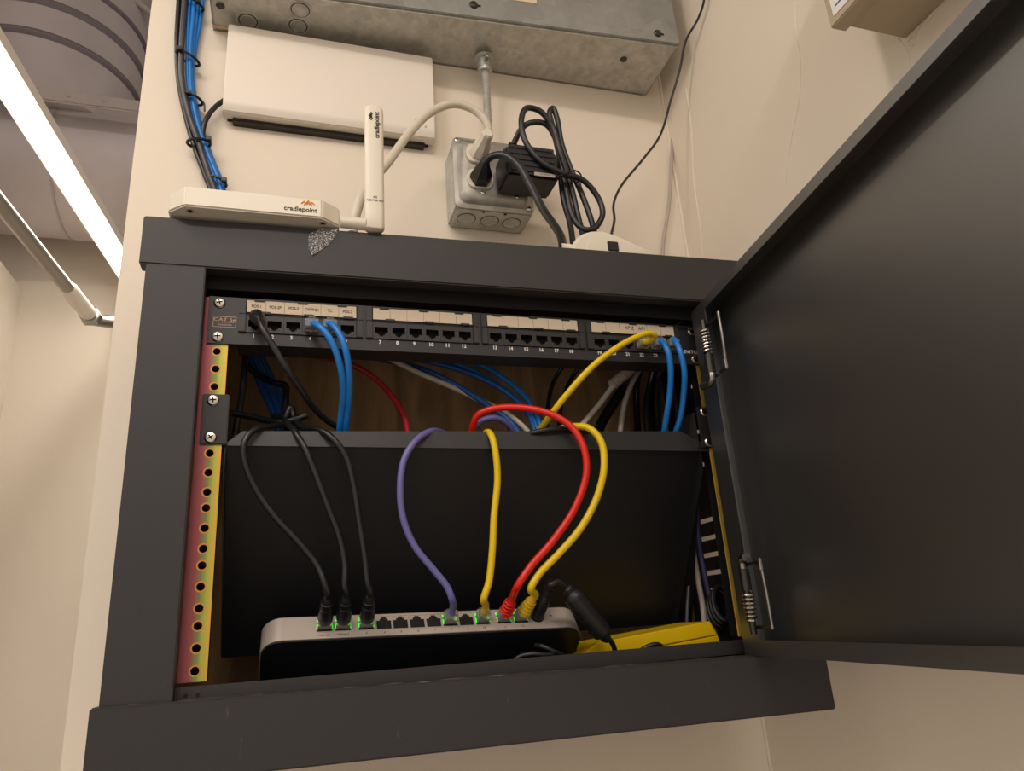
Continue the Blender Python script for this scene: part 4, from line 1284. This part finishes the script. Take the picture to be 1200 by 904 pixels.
# power brick and its bundled lead
t = thing('power_adapter', 'black ribbed power brick plugged into the right hand receptacles', 'power adapter', (335, 100, 224))
m = MB()
BX0, BX1, BZ0, BZ1 = 301, 369, 233, 274
m.box((BX0, 84, BZ0), (BX1, 128.6, BZ1), M['plastic_black'], bev=3)
for k in range(5):
    z_ = BZ0 + 6 + k * 8
    m.box((BX0 + 6, 82.8, z_), (BX1 - 4, 84.4, z_ + 5.6), M['plastic_black'], bev=.7)
m.build('brick', t)
m = MB(); m.box((336, 82.0, 234.5), (364, 83.2, 239), M['grey_cable']); m.text('AC ADAPTER', 2.2, M['ink'], fr=F((350, 81.9, 236.8))); m.build('rating_label', t)
m = MB()
fr = frame_along((322, 116, 270), (-.05, -.25, 1))
m.lathe([(9, -2), (9.5, 8), (8, 14)], M['plastic_black'], fr=fr, seg=10)
for k in range(4):
    m.lathe([(6.6 - k * .5, 14 + k * 4), (7.4 - k * .5, 15 + k * 4), (7.2 - k * .5, 17 + k * 4), (5.6 - k * .5, 18 + k * 4)], M['plastic_black'], fr=fr, seg=12)
m.build('strain_relief', t)
m = MB()
yA = 92
m.tube([fr((0, 0, 26)), (330.5, 96.0, 313.2), (341.1, 92.0, 319.6), (361.9, 92.0, 320.5), (375.4, 96.0, 299.6), (377.4, 98.0, 262.8), (377.7, 98.0, 217.7), (380.6, 92.0, 178.0), (377.3, 82.0, 139.0)], 3.7, M['rubber_black'], seg=12)
m.tube([(394.1, 78.0, 127.0), (393.4, 92.0, 181.8), (386.5, 92.0, 237.2), (376.0, 88.0, 275.8), (366.3, 86.0, 316.5), (351.0, 84.0, 333.3), (333.1, 82.0, 332.4), (325.0, 82.0, 314.2), (327.2, 82.0, 284.1), (343.1, 80.0, 255.1), (367.8, 78.0, 240.0), (399.6, 80.0, 233.4), (418.5, 82.0, 210.1), (420.7, 82.0, 188.4), (407.9, 84.0, 169.1), (395.1, 86.0, 167.7), (385.0, 90.0, 184.4), (380.4, 92.0, 221.6), (377.5, 94.0, 267.6), (371.7, 94.0, 318.4), (369.1, 94.0, 341.9), (374.5, 94.0, 349.5), (378.9, 94.0, 332.9), (381.4, 94.0, 296.4), (389.6, 94.0, 261.7), (401.9, 94.0, 223.1), (410.4, 92.0, 181.3), (409.6, 84.0, 143.4)], 3.7, M['rubber_black'], seg=12)
m.build('bundled_lead', t)
m = MB()
m.tube([(361.5, 78.0, 231.7), (372.6, 74.0, 235.4), (386.8, 74.0, 242.3), (396.0, 78.0, 238.9), (392.0, 84.0, 232.6), (381.0, 88.0, 243.7), (361.5, 78.0, 231.7)], 1.0, M['tie'], seg=8)
m.build('twist_tie', t)
cable('thin_wire', 'thin dark wire dangling behind the bundled lead of the power brick', 'cable', [(409.0, 110.0, 251.1), (409.9, 110.0, 225.7), (413.9, 104.0, 198.7), (414.4, 98.0, 173.2)], 1.4, M['rubber_grey'])
# thin wires on the wall
cable('thin_wire', 'thin black wire from the top of the picture down to the power strip', 'cable', [(590, 60, 1700), (588, 56, 1100), (595.3, 30.0, 580.2), (598.2, 42.0, 531.4), (596.7, 60.0, 515.4), (587.0, 82.0, 496.1), (581.9, 100.0, 461.0), (567.8, 115.0, 414.0), (546.7, 122.0, 357.4), (511.5, 118.0, 309.6), (464.7, 105.0, 251.2), (441.9, 90.0, 210.7), (431.8, 74.0, 177.6), (413.4, 56.0, 139.4), (400.2, 40.0, 115.6)], 1.7, M['rubber_black'])
cable('thin_wire', 'cream white cable dropping in the corner behind the cabinet', 'cable', [(603, 188, 1700), (603, 188, 900), (633.0, 188.0, 619.7), (626.9, 188.0, 548.9), (616.0, 188.0, 447.6), (602.1, 188.0, 367.0), (586.0, 188.0, 290.3), (565.2, 188.0, 217.0), (556, 186, 150), (540, 150, 74)], 2.4, M['grey_cable'])

# cable bundle dropping down the left of the wall
YB_ = 180
lanes = [
    ('rubber_black', 'outer left black cable in the tied bundle on the wall', 3.0, [(-95.2, 180.0, 1700.0), (-96.2, 180.0, 900.0), (-92.2, 181.0, 493.4), (-89.1, 181.0, 425.6), (-82.4, 181.0, 374.4), (-70.1, 181.0, 323.3), (-57.8, 181.0, 283.3), (-45.3, 181.0, 250.2), (-36.1, 181.0, 224.2), (-32.4, 166.0, 150.0), (-30.4, 138.0, 76.0)]),
    ('rubber_grey', 'grey black cable beside the blue ones in the tied bundle', 3.4, [(-87.2, 174.0, 1700.0), (-88.2, 174.0, 900.0), (-84.2, 175.0, 475.3), (-82.3, 175.0, 421.5), (-79.2, 175.0, 380.1), (-68.1, 175.0, 331.3), (-53.8, 175.0, 289.2), (-39.8, 175.0, 246.8), (-30.8, 175.0, 221.0), (-27.7, 160.0, 150.0), (-25.7, 132.0, 76.0)]),
    ('rubber_black', 'thin black cable crossing under the bundle on the wall', 2.6, [(-92.0, 184.0, 1700.0), (-93.0, 184.0, 900.0), (-89.0, 185.0, 470.3), (-87.0, 185.0, 416.4), (-76.5, 185.0, 366.0), (-64.1, 185.0, 327.4), (-54.1, 185.0, 291.7), (-43.0, 185.0, 253.2), (-34.8, 185.0, 227.0), (-30.5, 170.0, 150.0), (-28.5, 142.0, 76.0)]),
    ('blue', 'left blue cable in the tied bundle on the wall', 2.7, [(-82.2, 179.0, 1700.0), (-83.2, 179.0, 900.0), (-79.2, 180.0, 481.4), (-76.4, 180.0, 427.4), (-71.8, 180.0, 375.6), (-61.6, 180.0, 326.4), (-49.6, 180.0, 288.7), (-35.8, 180.0, 250.8), (-27.6, 180.0, 224.6), (-24.0, 165.0, 150.0), (-22.0, 137.0, 76.0)]),
    ('blue', 'second blue cable from the left in the tied bundle on the wall', 2.7, [(-76.9, 177.0, 1700.0), (-77.9, 177.0, 900.0), (-73.9, 178.0, 480.7), (-73.1, 178.0, 426.2), (-68.2, 178.0, 369.3), (-58.3, 178.0, 322.9), (-45.2, 178.0, 283.0), (-31.8, 178.0, 250.0), (-24.6, 178.0, 223.7), (-21.1, 163.0, 150.0), (-19.1, 135.0, 76.0)]),
    ('blue', 'third blue cable from the left in the tied bundle on the wall', 2.7, [(-73.7, 181.0, 1700.0), (-74.7, 181.0, 900.0), (-70.7, 182.0, 485.4), (-70.7, 182.0, 427.7), (-67.0, 182.0, 373.0), (-55.7, 182.0, 321.4), (-41.4, 182.0, 276.8), (-28.0, 182.0, 244.9), (-22.2, 182.0, 226.6), (-18.3, 167.0, 150.0), (-16.3, 139.0, 76.0)]),
    ('blue', 'right blue cable in the tied bundle on the wall', 2.7, [(-69.1, 184.0, 1700.0), (-70.1, 184.0, 900.0), (-66.1, 185.0, 489.5), (-68.8, 185.0, 439.1), (-68.7, 185.0, 393.6), (-61.9, 185.0, 350.7), (-51.6, 185.0, 311.9), (-37.5, 185.0, 272.2), (-23.9, 185.0, 235.5), (-19.7, 170.0, 150.0), (-17.7, 142.0, 76.0)]),
]
for mt, lab, r, pts in lanes:
    cable('network_cable', lab, 'cable', pts, r, M[mt])
cable('network_cable', 'black cable curving from the white wall unit into the bundle', 'cable', [(-22.1, 188.0, 375.9), (-31.1, 184.0, 363.1), (-43.3, 180.0, 342.2), ((-50.3, 178.0, 318.0)), (-50.4, 180.0, 300.9), (-44.2, 180.0, 279.7), (-33.9, 180.0, 251.1)], 3.0, M['rubber_black'])
def ztie(c, w, label, tail, ang=.1):
    c = Vector(c)
    t = thing('zip_tie', label, 'cable tie', tuple(c))
    m = MB()
    pts = []
    for k in range(17):
        a = 2 * math.pi * k / 16
        pts.append(c + Vector((w * math.cos(a), 9 * math.sin(a), w * math.cos(a) * -ang * 2)))
    m.tube(pts, 1.7, M['tie'], smooth=False, seg=8)
    m.build('band', t)
    m = MB(); m.box((c.x + w * tail[0] - 3, c.y - 12, c.z - w * tail[0] * ang * 2 - 3), (c.x + w * tail[0] + 3, c.y - 6, c.z - w * tail[0] * ang * 2 + 3), M['tie'], bev=.8); m.build('head', t)
    if tail[1]:
        m = MB(); e = c + Vector((w, -4, -w * ang * 2)); m.tube([e, e + Vector((3, -2, -6)), e + Vector((4, -2, tail[1]))], 1.2, M['tie'], seg=6); m.build('tail', t)
ztie((-76.4, 178.0, 501.1), 14, 'topmost black zip tie on the wall bundle', (0.6, 0), 0.18)
ztie((-75.3, 178.0, 415.1), 14, 'black zip tie second from the top of the wall bundle', (-0.6, 0), 0.25)
ztie((-65.2, 178.0, 354.5), 11, 'black zip tie with a dangling tail on the wall bundle', (-0.3, -16), 0.2)
ztie((-54.3, 178.0, 291.4), 13, 'black zip tie below the joining cable on the wall bundle', (0.9, 0), -0.05)
ztie((-29.4, 178.0, 240.8), 9, 'lowest black zip tie, just above the modem', (0.8, 0), 0.2)
# beige box with a notice on the right wall, above the open door
t = thing('junction_box', 'beige metal box with a white notice on the side wall, top right', 'electrical box', (566, -300, 220))
BF = F((0, -213, 219), (0, -1, 0), (1, 0, 0), (0, 0, 1))      # a towards the camera, b to the right
m = MB(); m.box((0, 541, 1.5), (210, 608, 190), M['beige'], fr=BF, bev=1); m.build('box', t)
m = MB(); m.box((-3, 524, -2.5), (213, 541, 193), M['beige'], fr=BF, bev=1.2); m.build('lid', t)
m = MB(); m.box((4, 523.2, 5), (204, 524.2, 186), M['label_white'], fr=BF)
TFR = F((523.1, -213, 219), (0, -1, 0), (1, 0, 0), (0, 0, 1))
m.build('notice', t)
m = MB(); m.box((8, 0, 12), (60, -.2, 13.4), M['ink_blue'], fr=TFR); m.text('S', 16, M['ink_blue'], fr=F(TFR((14, 0, 23)), (0, -1, 0), (1, 0, 0), (0, 0, 1))); m.build('lettering', t)
